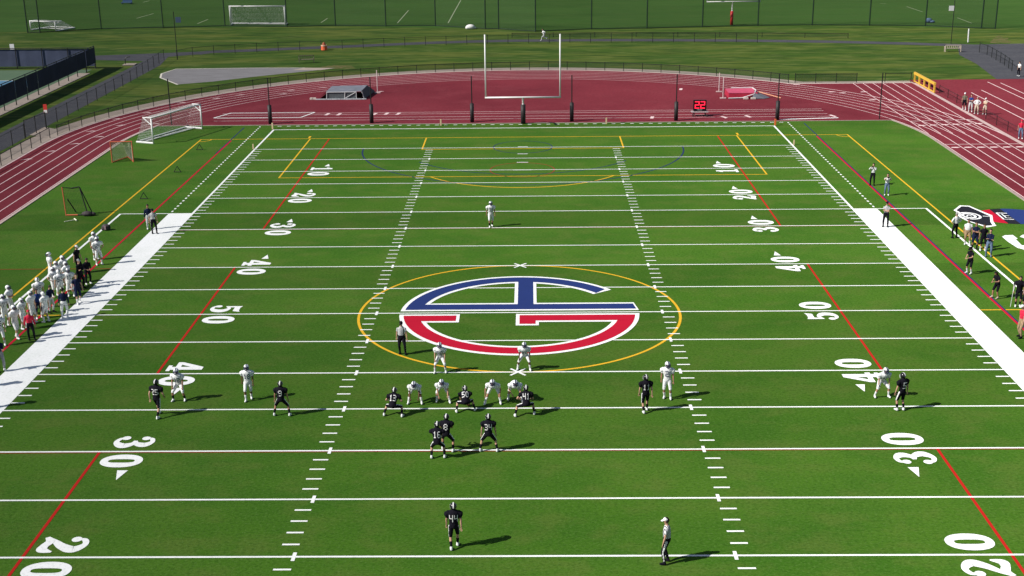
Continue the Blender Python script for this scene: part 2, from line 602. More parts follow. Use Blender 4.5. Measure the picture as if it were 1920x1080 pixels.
# --- midfield emblem: white backing, blue and red faces
def arc(r, a0, a1, n=36):
    return [(r * math.cos(t), r * math.sin(t)) for t in np.linspace(R(a0), R(a1), n)]


RB, RN, RWo, RWi = 6.60, 5.70, 6.84, 5.46


def band(mb, r0, r1, a0, a1, z, n=40):
    mb.ring(0, 0, r0, r1, z, R(a0), R(a1), n)


def ang(r, y):
    return math.degrees(math.asin(y / r))


def sector(mb, r0, r1, yb, right, a1, z, sgn=1, n=40):
    """ring band whose lower end is cut along y = yb, from the left end (or right) to angle a1"""
    inn = [(math.pi - math.asin(yb / r0)), R(a1)]
    out = [(math.pi - math.asin(yb / r1)), R(a1)]
    vs = []
    for i in range(n + 1):
        t = i / n
        ai = inn[0] + (inn[1] - inn[0]) * t
        ao = out[0] + (out[1] - out[0]) * t
        vs += [(right * r0 * math.cos(ai), sgn * r0 * math.sin(ai), z), (right * r1 * math.cos(ao), sgn * r1 * math.sin(ao), z)]
    fs = [(2 * i, 2 * i + 1, 2 * i + 3, 2 * i + 2) for i in range(n)]
    if right * sgn > 0:
        fs = [q[::-1] for q in fs]
    mb.add(vs, fs)


emb = MB()          # white backing
ZB = 0.0165
sector(emb, RWi, RWo, 0.30, 1, 36.5, ZB)                                 # top arc
emb.poly([(-6.80, 0.30), (6.86, 0.30), (6.66, 1.66), (-5.0, 1.66), (-6.6, 1.2)], ZB + 0.002)
emb.poly([(-0.30, 1.6), (1.00, 1.6), (1.00, 5.6), (-0.30, 5.6)], ZB + 0.004)
sector(emb, RWi, RWo, 0.28, 1, 90, ZB, -1)
sector(emb, RWi, RWo, 0.28, -1, 90, ZB + 0.002, -1)
emb.poly([(-6.8, -0.28), (-6.4, -1.66), (-3.38, -1.66), (-3.38, -0.28)], ZB + 0.004)
emb.poly([(-0.18, -2.22), (1.10, -2.22), (1.10, -1.67), (6.4, -1.67), (6.86, -0.28), (-0.18, -0.28)], ZB + 0.006)
emblem = mark('midfield_emblem', P_WHITE, emb)
ZE = 0.0265
eb = MB()
sector(eb, RN, RB, 0.52, 1, 39.0, ZE)
eb.poly([(4.44 + 0.1, 3.42), (5.13, 4.15), (5.05, 4.24), (4.44, 3.58)], ZE + 0.002)
eb.poly([(-6.56, 0.52), (6.72, 0.52), (6.60, 1.43), (-5.5, 1.43), (-6.4, 1.3)], ZE + 0.002)
eb.poly([(-0.10, 1.40), (0.81, 1.40), (0.81, 5.75), (-0.10, 5.75)], ZE + 0.004)
eb.build('emblem_blue_face', P_NAVY, emblem)
er = MB()
sector(er, RN, RB, 0.52, 1, 90, ZE, -1)
sector(er, RN, RB, 0.52, -1, 90, ZE + 0.002, -1)
er.poly([(-6.56, -0.52), (-6.3, -1.44), (-3.57, -1.44), (-3.57, -0.52)], ZE + 0.004)
er.poly([(0.02, -1.99), (0.92, -1.99), (0.92, -1.44), (6.3, -1.44), (6.58, -0.52), (0.02, -0.52)], ZE + 0.006)
er.build('emblem_red_face', P_CRIM, emblem)

# --- painted badge and letters beside the right sideline
bd = MB().poly([(31.64, 22.22), (32.56, 23.64), (33.2, 23.48), (33.50, 22.31), (33.95, 20.68), (33.46, 19.06), (33.27, 17.87), (32.49, 17.47), (31.68, 19.1), (31.45, 20.33), (31.70, 21.80)], 0.016)
badge = mark('painted_badge', P_WHITE, bd)
MB().poly([(31.84, 22.21), (32.58, 23.33), (33.07, 23.22), (33.30, 22.24), (33.70, 20.48), (33.21, 18.93), (33.05, 17.98), (32.52, 17.90), (31.80, 19.20), (31.64, 20.35), (31.92, 21.7)], 0.0195).build('badge_black_field', P_BLACK, badge)


def ell(mb, cx, cy, a_, b_, rot, z, inner=None):
    P = []
    for t in np.linspace(0, 2 * math.pi, 33)[:-1]:
        for k in ((1.0,) if inner is None else (inner, 1.0)):
            x, y = a_ * k * math.cos(t), b_ * k * math.sin(t)
            P.append((cx + x * math.cos(rot) - y * math.sin(rot), cy + x * math.sin(rot) + y * math.cos(rot), z))
    if inner is None:
        mb.add(P, [tuple(range(32))])
    else:
        mb.add(P, [(2 * i, 2 * i + 1, 2 * ((i + 1) % 32) + 1, 2 * ((i + 1) % 32)) for i in range(32)])


mb = MB()
ell(mb, 32.27, 20.60, 0.80, 1.02, 0.1, 0.0225, 0.80)
ell(mb, 32.25, 20.62, 0.50, 0.70, 0.1, 0.0225, 0.66)
mb.strip([(32.05, 20.45), (32.25, 20.85), (32.42, 20.45)], 0.13, 0.0225)
mb.poly([(33.2, 20.55), (33.7, 20.40), (33.7, 20.30), (33.2, 20.42)], 0.0225)
mb.build('badge_ring', P_WHITE, badge)
bx0, bx1, byc, bh = 33.0, 38.6, 20.45, 2.15
lens = [(bx0 + (bx1 - bx0) * t, byc + bh * math.sin(math.pi * (0.16 + 0.84 * t)) ** 0.85) for t in np.linspace(0, 1, 25)]
lensb = [(x, 2 * byc - y) for x, y in lens]


def lens_cut(x0, x1, z, slant=0.0):
    n_ = 14
    vs = []
    for t in np.linspace(x0, x1, n_):
        k = min(max((t - bx0) / (bx1 - bx0), 0), 1)
        h = bh * max(math.sin(math.pi * (0.16 + 0.84 * k)), 0) ** 0.85
        vs += [(t + slant * h, byc + h, z), (t - slant * h, byc - h, z)]
    return MB().add(vs, [(2 * i, 2 * i + 1, 2 * i + 3, 2 * i + 2) for i in range(n_ - 1)])


ballp = mark('painted_ball', P_CRIM, lens_cut(33.0, 34.32, 0.0080))
lens_cut(34.32, 35.15, 0.0080, 0.0).build('ball_black_band', P_BLACK, ballp)
lens_cut(35.15, 37.6, 0.0080, 0.0).build('ball_blue_band', P_NAVY, ballp)
mb = MB()
mb.strip([(34.48, 21.40), (35.2, 21.25)], 0.16, 0.0125)
mb.strip([(34.48, 21.40), (34.40, 19.6), (35.1, 19.55)], 0.13, 0.0150)
mb.strip([(34.75, 21.1), (34.72, 20.0), (35.05, 19.95)], 0.10, 0.0125)
mb.strip([(34.75, 20.6), (35.1, 20.55)], 0.10, 0.0175)
mb.build('ball_lettering', P_WHITE, ballp)
lt = MB().poly([(32.71, 15.1), (33.02, 15.46), (33.58, 15.51), (33.58, 14.58), (33.41, 14.47), (33.29, 13.04), (33.45, 12.97), (34.4, 12.6), (35.6, 12.8), (36.2, 13.4), (36.2, 12.4), (35.4, 11.7), (34.2, 11.5), (33.07, 11.99), (32.78, 12.40), (32.67, 13.88)], 0.010)
lt.poly([(33.89, 15.07), (34.26, 15.55), (35.6, 15.5), (36.2, 15.0), (36.2, 14.3), (34.2, 14.4)], 0.010)
mark('painted_letter', P_WHITE, lt)

# --- track markings
TL = 0.085
for i in range(7):
    r = RI + 0.15 + i * LANE
    pts = [(r, -45)] + [(r * math.cos(t), YC + r * math.sin(t)) for t in np.linspace(0, math.pi, 72)] + [(-r, -45)]
    MB().strip(pts, TL if i < 6 else 0.13, -0.014).build('lane_line', P_PINK, track)
    MB().flat(r - TL / 2, r + TL / 2, YC + 3, 80.3, -0.010).build('chute_lane_line', P_PINK, track)
MB().flat(30.5, RO + 0.05, 80.28, 80.42, -0.012).build('chute_end_line', P_PINK, track)
for x in (49.55, 51.2, 53.77, 55.0):
    MB().flat(x - 0.06, x + 0.06, -40, {49.55: 73.4, 51.2: 75, 53.77: 80.6, 55.0: 79.8}[x], -0.020).build('warm_up_lane_line', P_PINK, track)
MB().flat(RO - 0.1, RO + 0.35, -45, 80.2, -0.006).build('outer_kerb_line', mat('kerb_pink', (0.60, 0.44, 0.42), 0.9, var=0.2), track)
tri_m = MB().poly([(-0.55, -0.08), (0.55, 0.0), (0.2, 0.28)], 0).mesh('exchange_mark', P_PINK)
for u, v in ((50, 298.5), (95, 283.5), (140, 269.5), (185, 256.5), (170, 246), (225, 235), (275, 211.5), (340, 192.5), (405, 184.5), (300, 215), (290, 232), (218, 223),
             (450, 178), (545, 169), (530, 176), (605, 164), (620, 172.5), (712, 171.5)):
    o = link('exchange_mark', tri_m, track, (*at(u, v).xy, -0.009))
    o.rotation_euler = (0, 0, 0.25)
dash_t = MB().poly([(-0.22, -0.55), (0.12, -0.55), (0.30, 0.55), (-0.04, 0.55)], 0).mesh('runway_mark', P_PINK)
for u, v in ((613, 214), (635, 214), (702, 213.5), (724, 213), (746, 213), (1276, 167), (1222, 220)):
    link('runway_mark', dash_t, track, (*at(u, v).xy, -0.009))
for u, v in ((1357, 219.5), (1402, 218), (1561, 217)):
    o = link('runway_mark', dash_t, track, (*at(u, v).xy, -0.006))
    o.rotation_euler = (0, 0, 0.5)
for y in (64.0, 63.0, 61.3, 59.9):
    MB().flat(-31.5, 31.0, y - 0.045, y + 0.045, -0.012).build('runway_line', P_PINK, track)
mb = MB()
for q in (((-31.9, 61.6), (-22.9, 61.6)), ((-30.7, 64.4), (-21.9, 64.4)), ((-31.9, 61.6), (-30.7, 64.4)), ((-22.9, 61.6), (-21.9, 64.4))):
    mb.strip(q, 0.16, -0.007 + 0.001 * len(mb.f))
mb.build('sand_pit_cover_edge', P_WHITE, track)
mb = MB().strip([(25.6, 58.3), (31.6, 59.0)], 0.28, -0.005)
mb.build('runway_edge', P_WHITE, track)
fin = MB().flat(RI + 0.1, RO, 45.6, 45.72, -0.004)
fin.build('finish_line', P_PINK, track)
MB().strip([(38.1, 56.8), (45.0, 57.6)], 0.12, -0.002).build('start_line', P_PINK, track)
lane_no = MB().poly([(-0.45, -0.14), (0.1, -0.2), (0.45, 0.05), (0.1, 0.22), (-0.3, 0.16)], 0).mesh('lane_number', P_PINK)
for i in range(6):
    link('lane_number', lane_no, track, (RI + 0.72 + i * LANE, 44.3, -0.004))
    link('lane_number', lane_no, track, (RI + 0.72 + i * LANE, 54.6 + 0.15 * i, -0.004))
for u, v in ((1620, 172), (1636, 187), (1560, 172), (1494, 158.5), (1580, 174)):
    link('lane_number', lane_no, track, (*at(u, v).xy, -0.008))

# ------------------------------------------------------------------ paths, court, practice field
def sheet(name, pts, z, m, label, kind='structure'):
    return tag(MB().poly(pts, z).build(name, m), label, kind=kind)


sheet('path', [(-51.3, -60), (-47.9, -60), (-47.9, 100), (-49.0, 108), (-44, 111.0), (-44, 113.6), (-52, 111.5), (-62, 109.3), (-90, 109), (-90, 105.6), (-60, 105.8), (-51.3, 104)], -0.044, ASPH, 'dark asphalt path between the tennis court and the track fence')
bp = [at(390, 97), at(480, 93.5), at(560, 90), at(640, 87), at(720, 83.5), at(800, 80), at(880, 77.5), at(960, 75.8), at(1100, 74.7), at(1250, 74.6), at(1400, 75.6), at(1550, 77.5), at(1700, 81), at(1850, 86), at(1900, 89)]
tag(MB().strip([(-46, 110.6)] + [tuple(p.xy) for p in bp] + [(74, 112)], 2.7, -0.038).build('path', ASPH), 'asphalt footpath crossing the lawn behind the far bend', kind='structure')
sheet('path', [(60.5, 113), (57.6, 103), (57.2, 95), (55.5, 82.6), (95, 82.6), (95, 116)], -0.041, ASPH, 'wide dark asphalt drive at the far right')
pad_pts = [(-44.94, 89.3), (-45.6, 92.5), (-44.9, 96.4), (-34.6, 96.7), (-28.3, 96.4), (-25.98, 94.6), (-33.15, 89.6), (-37.5, 86.0), (-41.39, 83.9)]
pad = sheet('throwing_sector', pad_pts, -0.042, GRAVEL, 'pale grey gravel shot put sector inside the far left lawn')
MB().strip([(-41.39, 83.75), (-44.94, 89.2), (-45.7, 92.5), (-44.9, 96.5), (-34.6, 96.8), (-28.3, 96.5)], 0.22, -0.030).build('sector_edge', mat('timber_edge', (0.55, 0.52, 0.45), 0.9, var=0.2), pad)
MB().poly([(-29.6, 94.6), (-25.9, 94.4), (-24.3, 96.1), (-28.4, 96.6)], -0.034).build('throwing_slab', CONC, pad)
soil = layered('bare_soil', (0.135, 0.105, 0.052), [((0.050, 0.085, 0.015), (0.9, 1.6, 1), 0.42, 0.56, 0.95)], rough=0.95)
sheet('bare_patch', [(-26.4, 97.0), (-24.0, 95.4), (-21.6, 95.8), (-22.5, 98.2), (-25, 98.8)], -0.046, soil, 'worn sandy patch of lawn beside the shot put slab')
sheet('bare_patch', [tuple(at(u, v).xy) for u, v in ((1856, 79.5), (1872, 80.5), (1886, 79.6), (1899, 79), (1888, 74), (1891, 71), (1878, 68), (1874, 65.5), (1867, 68.5), (1862, 73))], -0.046, soil, 'worn sandy patch of lawn by the far right drive')
PFIELD = layered('practice_grass', (0.043, 0.100, 0.019), [
    ((0.030, 0.070, 0.014), (0.03, 0.10, 1), 0.35, 0.65, 0.7),
    ((0.056, 0.100, 0.024), (0.2, 0.6, 1), 0.45, 0.65, 0.6),
    ((0.030, 0.070, 0.015), (1.5, 3, 1), 0.5, 0.7, 0.4)], rough=0.95)
pf = sheet('practice_field', [(-200, 139.5), (-80, 138.6), (-60, 142.5), (-31, 142.8), (-6, 137.0), (2, 134.4), (19, 135.6), (37, 138.0), (54, 137), (70, 131.6), (200, 128), (200, 420), (-200, 420)], -0.040, PFIELD, 'plain green grass practice field behind the tall ball nets')
for (a_, b_) in (((745, 43), (766, 19)), ((840, 43), (864, 0)), ((602, 42), (614, 34)), ((256, 34), (288, 25)), ((268, 4), (280, 1)), ((1700, 12), (1730, 22)), ((1795, 33), (1822, 43)), ((370, 44), (390, 36)), ((1650, 6), (1662, 7))):
    MB().strip([tuple(at(*a_).xy), tuple(at(*b_).xy)], 0.16, -0.030).build('faded_line', mat('faded_paint', (0.30, 0.34, 0.22), 0.95), pf)
# tennis court behind the screens
court_g = layered('court_green', (0.10, 0.16, 0.10), [((0.13, 0.19, 0.12), (0.5, 0.5, 1), 0.4, 0.7, 0.6)], rough=0.8)
court_b = layered('court_blue', (0.10, 0.22, 0.34), [((0.13, 0.26, 0.38), (0.5, 0.5, 1), 0.4, 0.7, 0.6)], rough=0.8)
ct = sheet('tennis_court', [(-110, 58), (-55.8, 58), (-55.8, 96.6), (-110, 96.6)], -0.040, court_g, 'green and blue hard tennis court behind dark windscreens')
MB().flat(-108, -59.0, 62, 88.0, -0.034).build('court_playing_area', court_b, ct)
for y in (87.9, 81.0, 62):
    MB().flat(-108, -59.0, y - 0.08, y + 0.08, -0.028).build('court_line', P_WHITE, ct)
MB().flat(-59.2, -59.05, 62, 87.8, -0.030).build('court_line', P_WHITE, ct)
MB().poly([(-48, 53.5), (-48, 57.6), (-44.9, 55.3), (-44.9, 51.9)], -0.030).build('gate_walk', CONC, track)


# ------------------------------------------------------------------ fences
def fence(label, pts, h, spacing, rail_r=0.035, post_r=0.04, m=None, cover=0.16, low_rail=False, name='chain_link_fence', group=None, col=(0.02, 0.025, 0.022), meshed=True):
    """posts, rails and a linked-mesh infill along a polyline"""
    m = m or M_BLACKM
    P = [Vector((p[0], p[1], 0)) for p in pts]
    root = empty(name, P[0])
    tag(root, label, 'fence', group)
    off = P[0]
    # resample
    L = [0]
    for a_, b_ in zip(P, P[1:]):
        L.append(L[-1] + (b_ - a_).length)
    n_ = max(2, int(round(L[-1] / spacing)) + 1)
    Q = []
    for i in range(n_):
        d = L[-1] * i / (n_ - 1)
        k = max(j for j in range(len(L)) if L[j] <= d + 1e-6)
        k = min(k, len(P) - 2)
        Q.append(P[k].lerp(P[k + 1], (d - L[k]) / max(L[k + 1] - L[k], 1e-6)) - off)
    pm = MB().tube((0, 0, -0.05), (0, 0, h + 0.04), post_r, n=6).ball((0, 0, h + 0.05), post_r * 1.25, n=6, m=4).mesh('post', m)
    for q in Q:
        link('post', pm, root, (q.x, q.y, 0))
    r_ = MB()
    for a_, b_ in zip(Q, Q[1:]):
        r_.tube((a_.x, a_.y, h), (b_.x, b_.y, h), rail_r, n=6)
    r_.build('top_rail', m, root)
    if low_rail:
        r_ = MB()
        for a_, b_ in zip(Q, Q[1:]):
            r_.tube((a_.x, a_.y, 0.12), (b_.x, b_.y, 0.12), rail_r * 0.7, n=5)
        r_.build('bottom_rail', m, root)
    if meshed:
        pl = MB()
        for a_, b_ in zip(Q, Q[1:]):
            pl.quad((a_.x, a_.y, 0.04), (b_.x, b_.y, 0.04), (b_.x, b_.y, h), (a_.x, a_.y, h))
        pl.build('mesh_infill', mesh_screen('link_mesh_%02d' % int(cover * 100), col, cover), root)
    return root


RF = RO + 0.42


def bend(a0, a1, r=RF, n=60):
    return [(r * math.cos(t), YC + r * math.sin(t)) for t in np.linspace(R(a0), R(a1), n)]


fence('low black chain link fence along the left straight of the track', [(-RF, -30), (-RF, 52.0)], 0.95, 2.4, cover=0.10)
fence('low black chain link fence following the far bend of the track', bend(173, 47.3), 0.95, 2.35, cover=0.30)
fence('short black fence section closing the end of the sprint lanes', [(31.6, 81.1), (38.7, 80.9)], 1.0, 2.3, cover=0.35)
fence('short low black rail fence beside the yellow barrier', [(42.0, 80.95), (45.0, 80.95)], 1.0, 3.0, cover=0.05)
fence('black chain link fence lining the asphalt path beside the left lawn', [(-47.6, 57.0), (-47.5, 86), (-48.6, 104.5)], 1.35, 3.1, cover=0.10, rail_r=0.02)
fence('black chain link fence lining the asphalt path below its gate', [(-47.6, 20.0), (-47.7, 51.6)], 1.35, 3.1, cover=0.10, rail_r=0.025)
gt = fence('taller black gate panel standing open beside the asphalt path', [(-47.9, 52.3), (-47.4, 56.6)], 1.6, 2.2, cover=0.22, name='path_gate')
gt['category'] = 'gate'
mb = MB().box(-0.18, 0.18, -0.02, 0.02, 0.02, 0.9)
sg = tag(mb.build('warning_sign', mat('sign_red', (0.62, 0.05, 0.04), 0.5)), 'small red sign fixed above the path gate post', 'sign')
sg.location = (-47.35, 56.7, 1.5)
MB().box(-0.16, 0.16, -0.028, -0.022, 0.04, 0.34).build('sign_panel', M_WHITE, sg)
fence('black chain link fence in front of the far footpath', [tuple(at(u, v).xy) for u, v in ((332, 111), (360, 106), (420, 101), (505, 96.5), (610, 93), (720, 88), (830, 84), (960, 81), (1100, 79.5), (1290, 78.5), (1420, 79.5))], 1.2, 3.0, cover=0.10, rail_r=0.025)
fence('black chain link fence along the far edge of the footpath', [tuple(at(u, v).xy) for u, v in ((960, 70), (1100, 69), (1300, 68.5), (1450, 69.5), (1590, 71))], 0.6, 6.0, cover=0.25, rail_r=0.04)
fence('black chain link fence curving beside the wide drive', [tuple(at(u, v).xy) for u, v in ((1836, 98), (1852, 103), (1872, 115), (1890, 127), (1897, 133))], 1.2, 2.4, cover=0.12)
fence('low dark fence between the home straight and the spectators', [(45.9, 73.0), (45.8, 30)], 0.85, 3.0, cover=0.12, m=mat('maroon_metal', (0.06, 0.018, 0.022), 0.5), rail_r=0.03)

# yellow barrier
bar = tag(empty('lane_barrier', (45.45, 73.4, 0)), 'yellow steel barrier closing the outside of the sprint lanes', 'barrier')
MY = mat('yellow_steel', (0.78, 0.47, 0.06), 0.45, spec=0.5)
MB().box(-0.10, 0.10, -0.12, 7.82, 0.86, 1.12).build('top_rail', MY, bar)
MB().box(-0.05, 0.05, 0.0, 7.7, 0.02, 0.12).build('base_rail', MY, bar)
pm = MB().box(-0.08, 0.08, -0.1, 0.1, 0.0, 0.86).mesh('post', MY)
for i in range(5):
    link('post', pm, bar, (0, i * 1.92, 0))

# tennis windscreens
MSCR = mat('windscreen_cloth', (0.020, 0.024, 0.045), 0.85, var=0.25, scale=0.6, bump=0.3, bscale=2)
MSCR2 = mat('windscreen_cloth_back', (0.055, 0.068, 0.12), 0.85, var=0.2, scale=0.4, bump=0.3, bscale=2)


def screen_fence(label, A, B, h, m, zb=0.75):
    A, B = Vector((*A, 0)), Vector((*B, 0))
    root = tag(empty('windscreen_fence', A), label, 'fence')
    d = B - A
    n_ = int(d.length / 3.2)
    pm_ = MB().tube((0, 0, -0.05), (0, 0, h + 0.15), 0.06, n=6).mesh('post', M_BLACKM)
    for i in range(n_ + 1):
        q = d * (i / n_)
        link('post', pm_, root, (q.x, q.y, 0))
    nrm = Vector((d.y, -d.x, 0)).normalized() * 0.10
    for i in range(n_):
        a_, b_ = d * ((i + 0.001) / n_), d * ((i + 0.999) / n_)
        mb_ = MB()
        K = 6
        vs_ = []
        for k in range(K + 1):
            p_ = a_.lerp(b_, k / K) + nrm * (1 + 0.10 * math.sin(k * 2.1 + i))
            vs_ += [(p_.x, p_.y, zb), (p_.x, p_.y, h - 0.03)]
        mb_.add(vs_, [(2 * k, 2 * k + 2, 2 * k + 3, 2 * k + 1) for k in range(K)])
        mb_.build('windscreen_panel', m, root)
    MB().tube((0, 0, h + 0.1), (d.x, d.y, h + 0.1), 0.05).build('top_rail', M_BLACKM, root)
    MB().quad((0, 0, 0.02), (d.x, d.y, 0.02), (d.x, d.y, zb), (0, 0, zb)).build('mesh_infill', mesh_screen('link_mesh_10', (0.02, 0.025, 0.022), 0.10), root)
    return root


screen_fence('tall fence with dark navy windscreen along the near side of the tennis court', (-55.6, 30), (-55.5, 93.5), 2.75, MSCR)
screen_fence('tall fence with slate blue windscreen across the far end of the tennis court', (-55.7, 97.6), (-100, 98.2), 2.5, MSCR2, 0.25)
screen_fence('short return of windscreen fence at the corner of the tennis court', (-55.5, 93.6), (-55.6, 97.5), 2.75, MSCR)
MB().box(-1.4, 0.25, -60, 0, -0.1, 0.02).build('court_kerb', CONC, ct, loc=(-55.2, 93.2, 0))

# ------------------------------------------------------------------ tall posts behind the end zone
pole_m = MB().tube((0, 0, -0.03), (0, 0, 4.6), 0.055, n=8).mesh('pole', M_BLACKM)
sleeve = MB().tube((0, 0, 0.0), (0, 0, 1.85), 0.20, n=12).tube((0, 0, 1.85), (0, 0, 1.9), 0.20, 0.08, n=12).mesh('safety_pad', M_PAD, True)
where = ['left of the sand pit', 'in front of the grey covered mat', 'left of the goalpost', 'right of the goalpost', 'left of the play clock', 'at the right corner of the end zone']
for i, x in enumerate((-25.39, -15.2, -5.12, 4.85, 15.26, 25.35)):
    o = tag(empty('net_post', (x, 58.25, 0)), 'black net pole with padded base ' + where[i], 'pole', 'net poles behind the end zone')
    link('pole', pole_m, o)
    link('safety_pad', sleeve, o)
for x, l in ((35.5, 'thin black net pole without padding beside the sprint lanes'), (-35.35, 'thin black net pole without padding behind the white soccer goal')):
    tag(link('net_post', pole_m, None, (x, 58.2, -0.01)), l, 'pole', 'net poles behind the end zone')


# ------------------------------------------------------------------ goalposts
def goalpost(label, base, half, hb, top, pad_m, yb, pad_h, rr=0.085):
    o = tag(empty('goalpost', base), label, 'goalpost')
    mw = M_WHITE
    nk = MB()
    pts_ = [(0, 0, 0.0), (0, 0, hb * 0.62)] + [(0, yb * (1 - math.cos(t)), hb * 0.62 + hb * 0.36 * math.sin(t)) for t in np.linspace(0.2, math.pi / 2, 7)]
    pts_[-1] = (0, yb, hb)
    nk.path(pts_, 0.10, n=8)
    nk.build('gooseneck', mw, o, smooth=True)
    MB().tube((-half - rr, yb, hb), (half + rr, yb, hb), rr, n=8).build('crossbar', mw, o, smooth=True)
    for s in (-1, 1):
        MB().tube((s * half, yb, hb), (s * half, yb, top), rr * 0.82, n=8).build('upright', mw, o, smooth=True)
    MB().tube((0, 0, 0), (0, 0, pad_h), 0.24, n=14).build('safety_pad', pad_m, o, smooth=True)
    return o


goalpost('white goalpost with black padded base behind the far end zone', (0, 57.15, 0), 3.6, 3.0, 9.05, M_PAD, -2.25, 1.9)
q = at(1371.5, 46.5)
goalpost('white goalpost with red padded base on the practice field', (q.x, q.y, 0), 4.15, 3.75, 11.0, mat('red_pad', (0.55, 0.025, 0.03), 0.5), -1.2, 2.15)

# pylons
pyl = MB().box(-0.055, 0.055, -0.055, 0.055, 0, 0.46).mesh('pylon', mat('pylon_orange', (0.80, 0.16, 0.05), 0.6))
pyl2 = MB().box(-0.055, 0.055, -0.055, 0.055, 0, 0.46).mesh('pylon_pale', mat('pylon_pale', (0.75, 0.58, 0.36), 0.6))
for x, y, m_, l in ((24.60, 55.2, pyl, 'orange pylon at the far right corner of the end zone'), (-24.6, 55.2, pyl2, 'pale pylon at the far left corner of the end zone'),
                    (24.6, 45.85, pyl2, 'pale pylon on the right sideline at the goal line'), (-24.6, 45.85, pyl2, 'pale pylon on the left sideline at the goal line'),
                    (-8.15, 56.45, pyl2, 'pale pylon on the end line left of the goalpost'), (8.2, 56.6, pyl2, 'pale pylon on the end line right of the goalpost')):
    o = link('pylon', m_, None, (x, y, 0.012))
    if 'end line' in l or 'corner' in l:
        o.scale = (1.3, 1.3, 1.35)
    tag(o, l, 'pylon', 'end zone pylons')

# ------------------------------------------------------------------ play clock
pc = tag(empty('play_clock', (17.9, 60.6, 0)), 'black play clock showing a lit red 22 behind the end zone', 'play clock')
MCASE = mat('clock_case', (0.012, 0.012, 0.014), 0.35)
MB().box(-0.66, 0.66, -0.10, 0.14, 0.52, 1.62).build('case', MCASE, pc)
MB().box(-0.58, 0.58, -0.115, -0.101, 0.72, 1.55).build('display', mat('clock_face', (0.05, 0.004, 0.006), 0.4), pc)
LED = mat('red_led', (0.5, 0.01, 0.02), 0.4, emit=((1.0, 0.02, 0.06), 1.6))
for cx in (-0.28, 0.28):
    mb = MB()
    for x0, z0, x1, z1 in ((-0.18, 1.46, 0.18, 1.46), (0.19, 1.44, 0.19, 1.16), (-0.17, 1.14, 0.17, 1.14), (-0.19, 1.12, -0.19, 0.83), (-0.18, 0.81, 0.18, 0.81)):
        mb.box(cx + min(x0, x1) - 0.045, cx + max(x0, x1) + 0.045, -0.128, -0.117, min(z0, z1) - 0.045, max(z0, z1) + 0.045)
    mb.build('lit_digit', LED, pc)
MB().box(-0.25, 0.25, -0.125, -0.117, 0.60, 0.66).build('maker_plate', mat('plate_grey', (0.4, 0.4, 0.4), 0.4), pc)
for s in (-1, 1):
    MB().tube((s * 0.5, 0, 0.55), (s * 0.62, -0.45, 0.0), 0.035).tube((s * 0.5, 0, 0.55), (s * 0.62, 0.45, 0.0), 0.035).build('stand_leg', M_BLACKM, pc)
MB().box(-0.85, 0.85, -0.42, 0.42, 0.40, 0.46).build('cart', mat('cart_grey', (0.42, 0.36, 0.36), 0.6), pc)
for s in (-1, 1):
    MB().tube((s * 0.75, -0.35, 0.12), (s * 0.68, -0.35, 0.12), 0.12, n=12).build('wheel', M_PAD, pc)

# ------------------------------------------------------------------ jump mats
mo = tag(empty('jump_mat', (-19.9, 72.2, 0)), 'grey covered pole vault mat on the red end area', 'mat')
MCOV = mat('grey_tarp', (0.17, 0.18, 0.215), 0.6, var=0.25, scale=1.2, bump=0.6, bscale=3)
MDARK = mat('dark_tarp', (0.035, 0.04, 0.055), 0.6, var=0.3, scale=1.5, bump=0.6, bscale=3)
vs = [(-2.9, 0.0, 0.05), (2.3, 0.0, 0.05), (2.9, 5.0, 0.05), (-2.6, 5.0, 0.05), (-2.0, 0.05, 0.80), (1.9, 0.05, 0.86), (2.2, 3.6, 0.98), (-1.8, 3.6, 0.92)]
MB().add(vs, [(4, 5, 6, 7), (3, 0, 4, 7), (2, 3, 7, 6)]).build('cover_top', MCOV, mo)
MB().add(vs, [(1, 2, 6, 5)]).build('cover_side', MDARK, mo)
MB().box(-1.85, 1.4, -0.02, 0.03, 0.02, 0.74).build('front_panel', mat('mat_front', (0.10, 0.115, 0.125), 0.7, var=0.3), mo)
mb = MB()
for a_, b_ in (((-1.9, -0.06, 0.05), (-1.85, -0.06, 0.8)), ((0.1, -0.06, 0.05), (0.15, -0.06, 0.8)), ((1.4, -0.06, 0.05), (1.4, -0.06, 0.82)), ((-1.85, -0.06, 0.8), (1.4, -0.06, 0.82)), ((0.2, -0.06, 0.15), (1.35, -0.06, 0.78)), ((2.25, 0.1, 0.05), (2.0, 0.1, 0.84))):
    mb.tube(a_, b_, 0.045)
mb.build('tie_down', mat('pale_strap', (0.55, 0.56, 0.57), 0.7), mo)
MB().box(-3.1, 2.5, -0.22, -0.08, 0.0, 0.10).build('skirt', mat('pale_skirt', (0.50, 0.52, 0.56), 0.7, var=0.4, scale=4), mo)
for sx in (-3.6, -3.3):
    MB().box(sx - 0.18, sx + 0.18, -0.1, 0.25, 0, 0.18).build('weight_bag', mat('sand_bag', (0.66, 0.58, 0.52), 0.9, var=0.3, scale=6), mo)


def standard(label, x, y, h):
    o = tag(empty('jump_standard', (x, y, 0)), label, 'jump standard', 'jump uprights on the red end area')
    MB().box(-0.32, 0.32, -0.12, 0.12, 0, 0.10).build('base', mat('base_pink', (0.70, 0.52, 0.52), 0.6), o)
    MB().tube((0, 0, 0.1), (0, 0, h), 0.045, n=8).build('upright', mat('pale_upright', (0.72, 0.58, 0.58), 0.5), o)


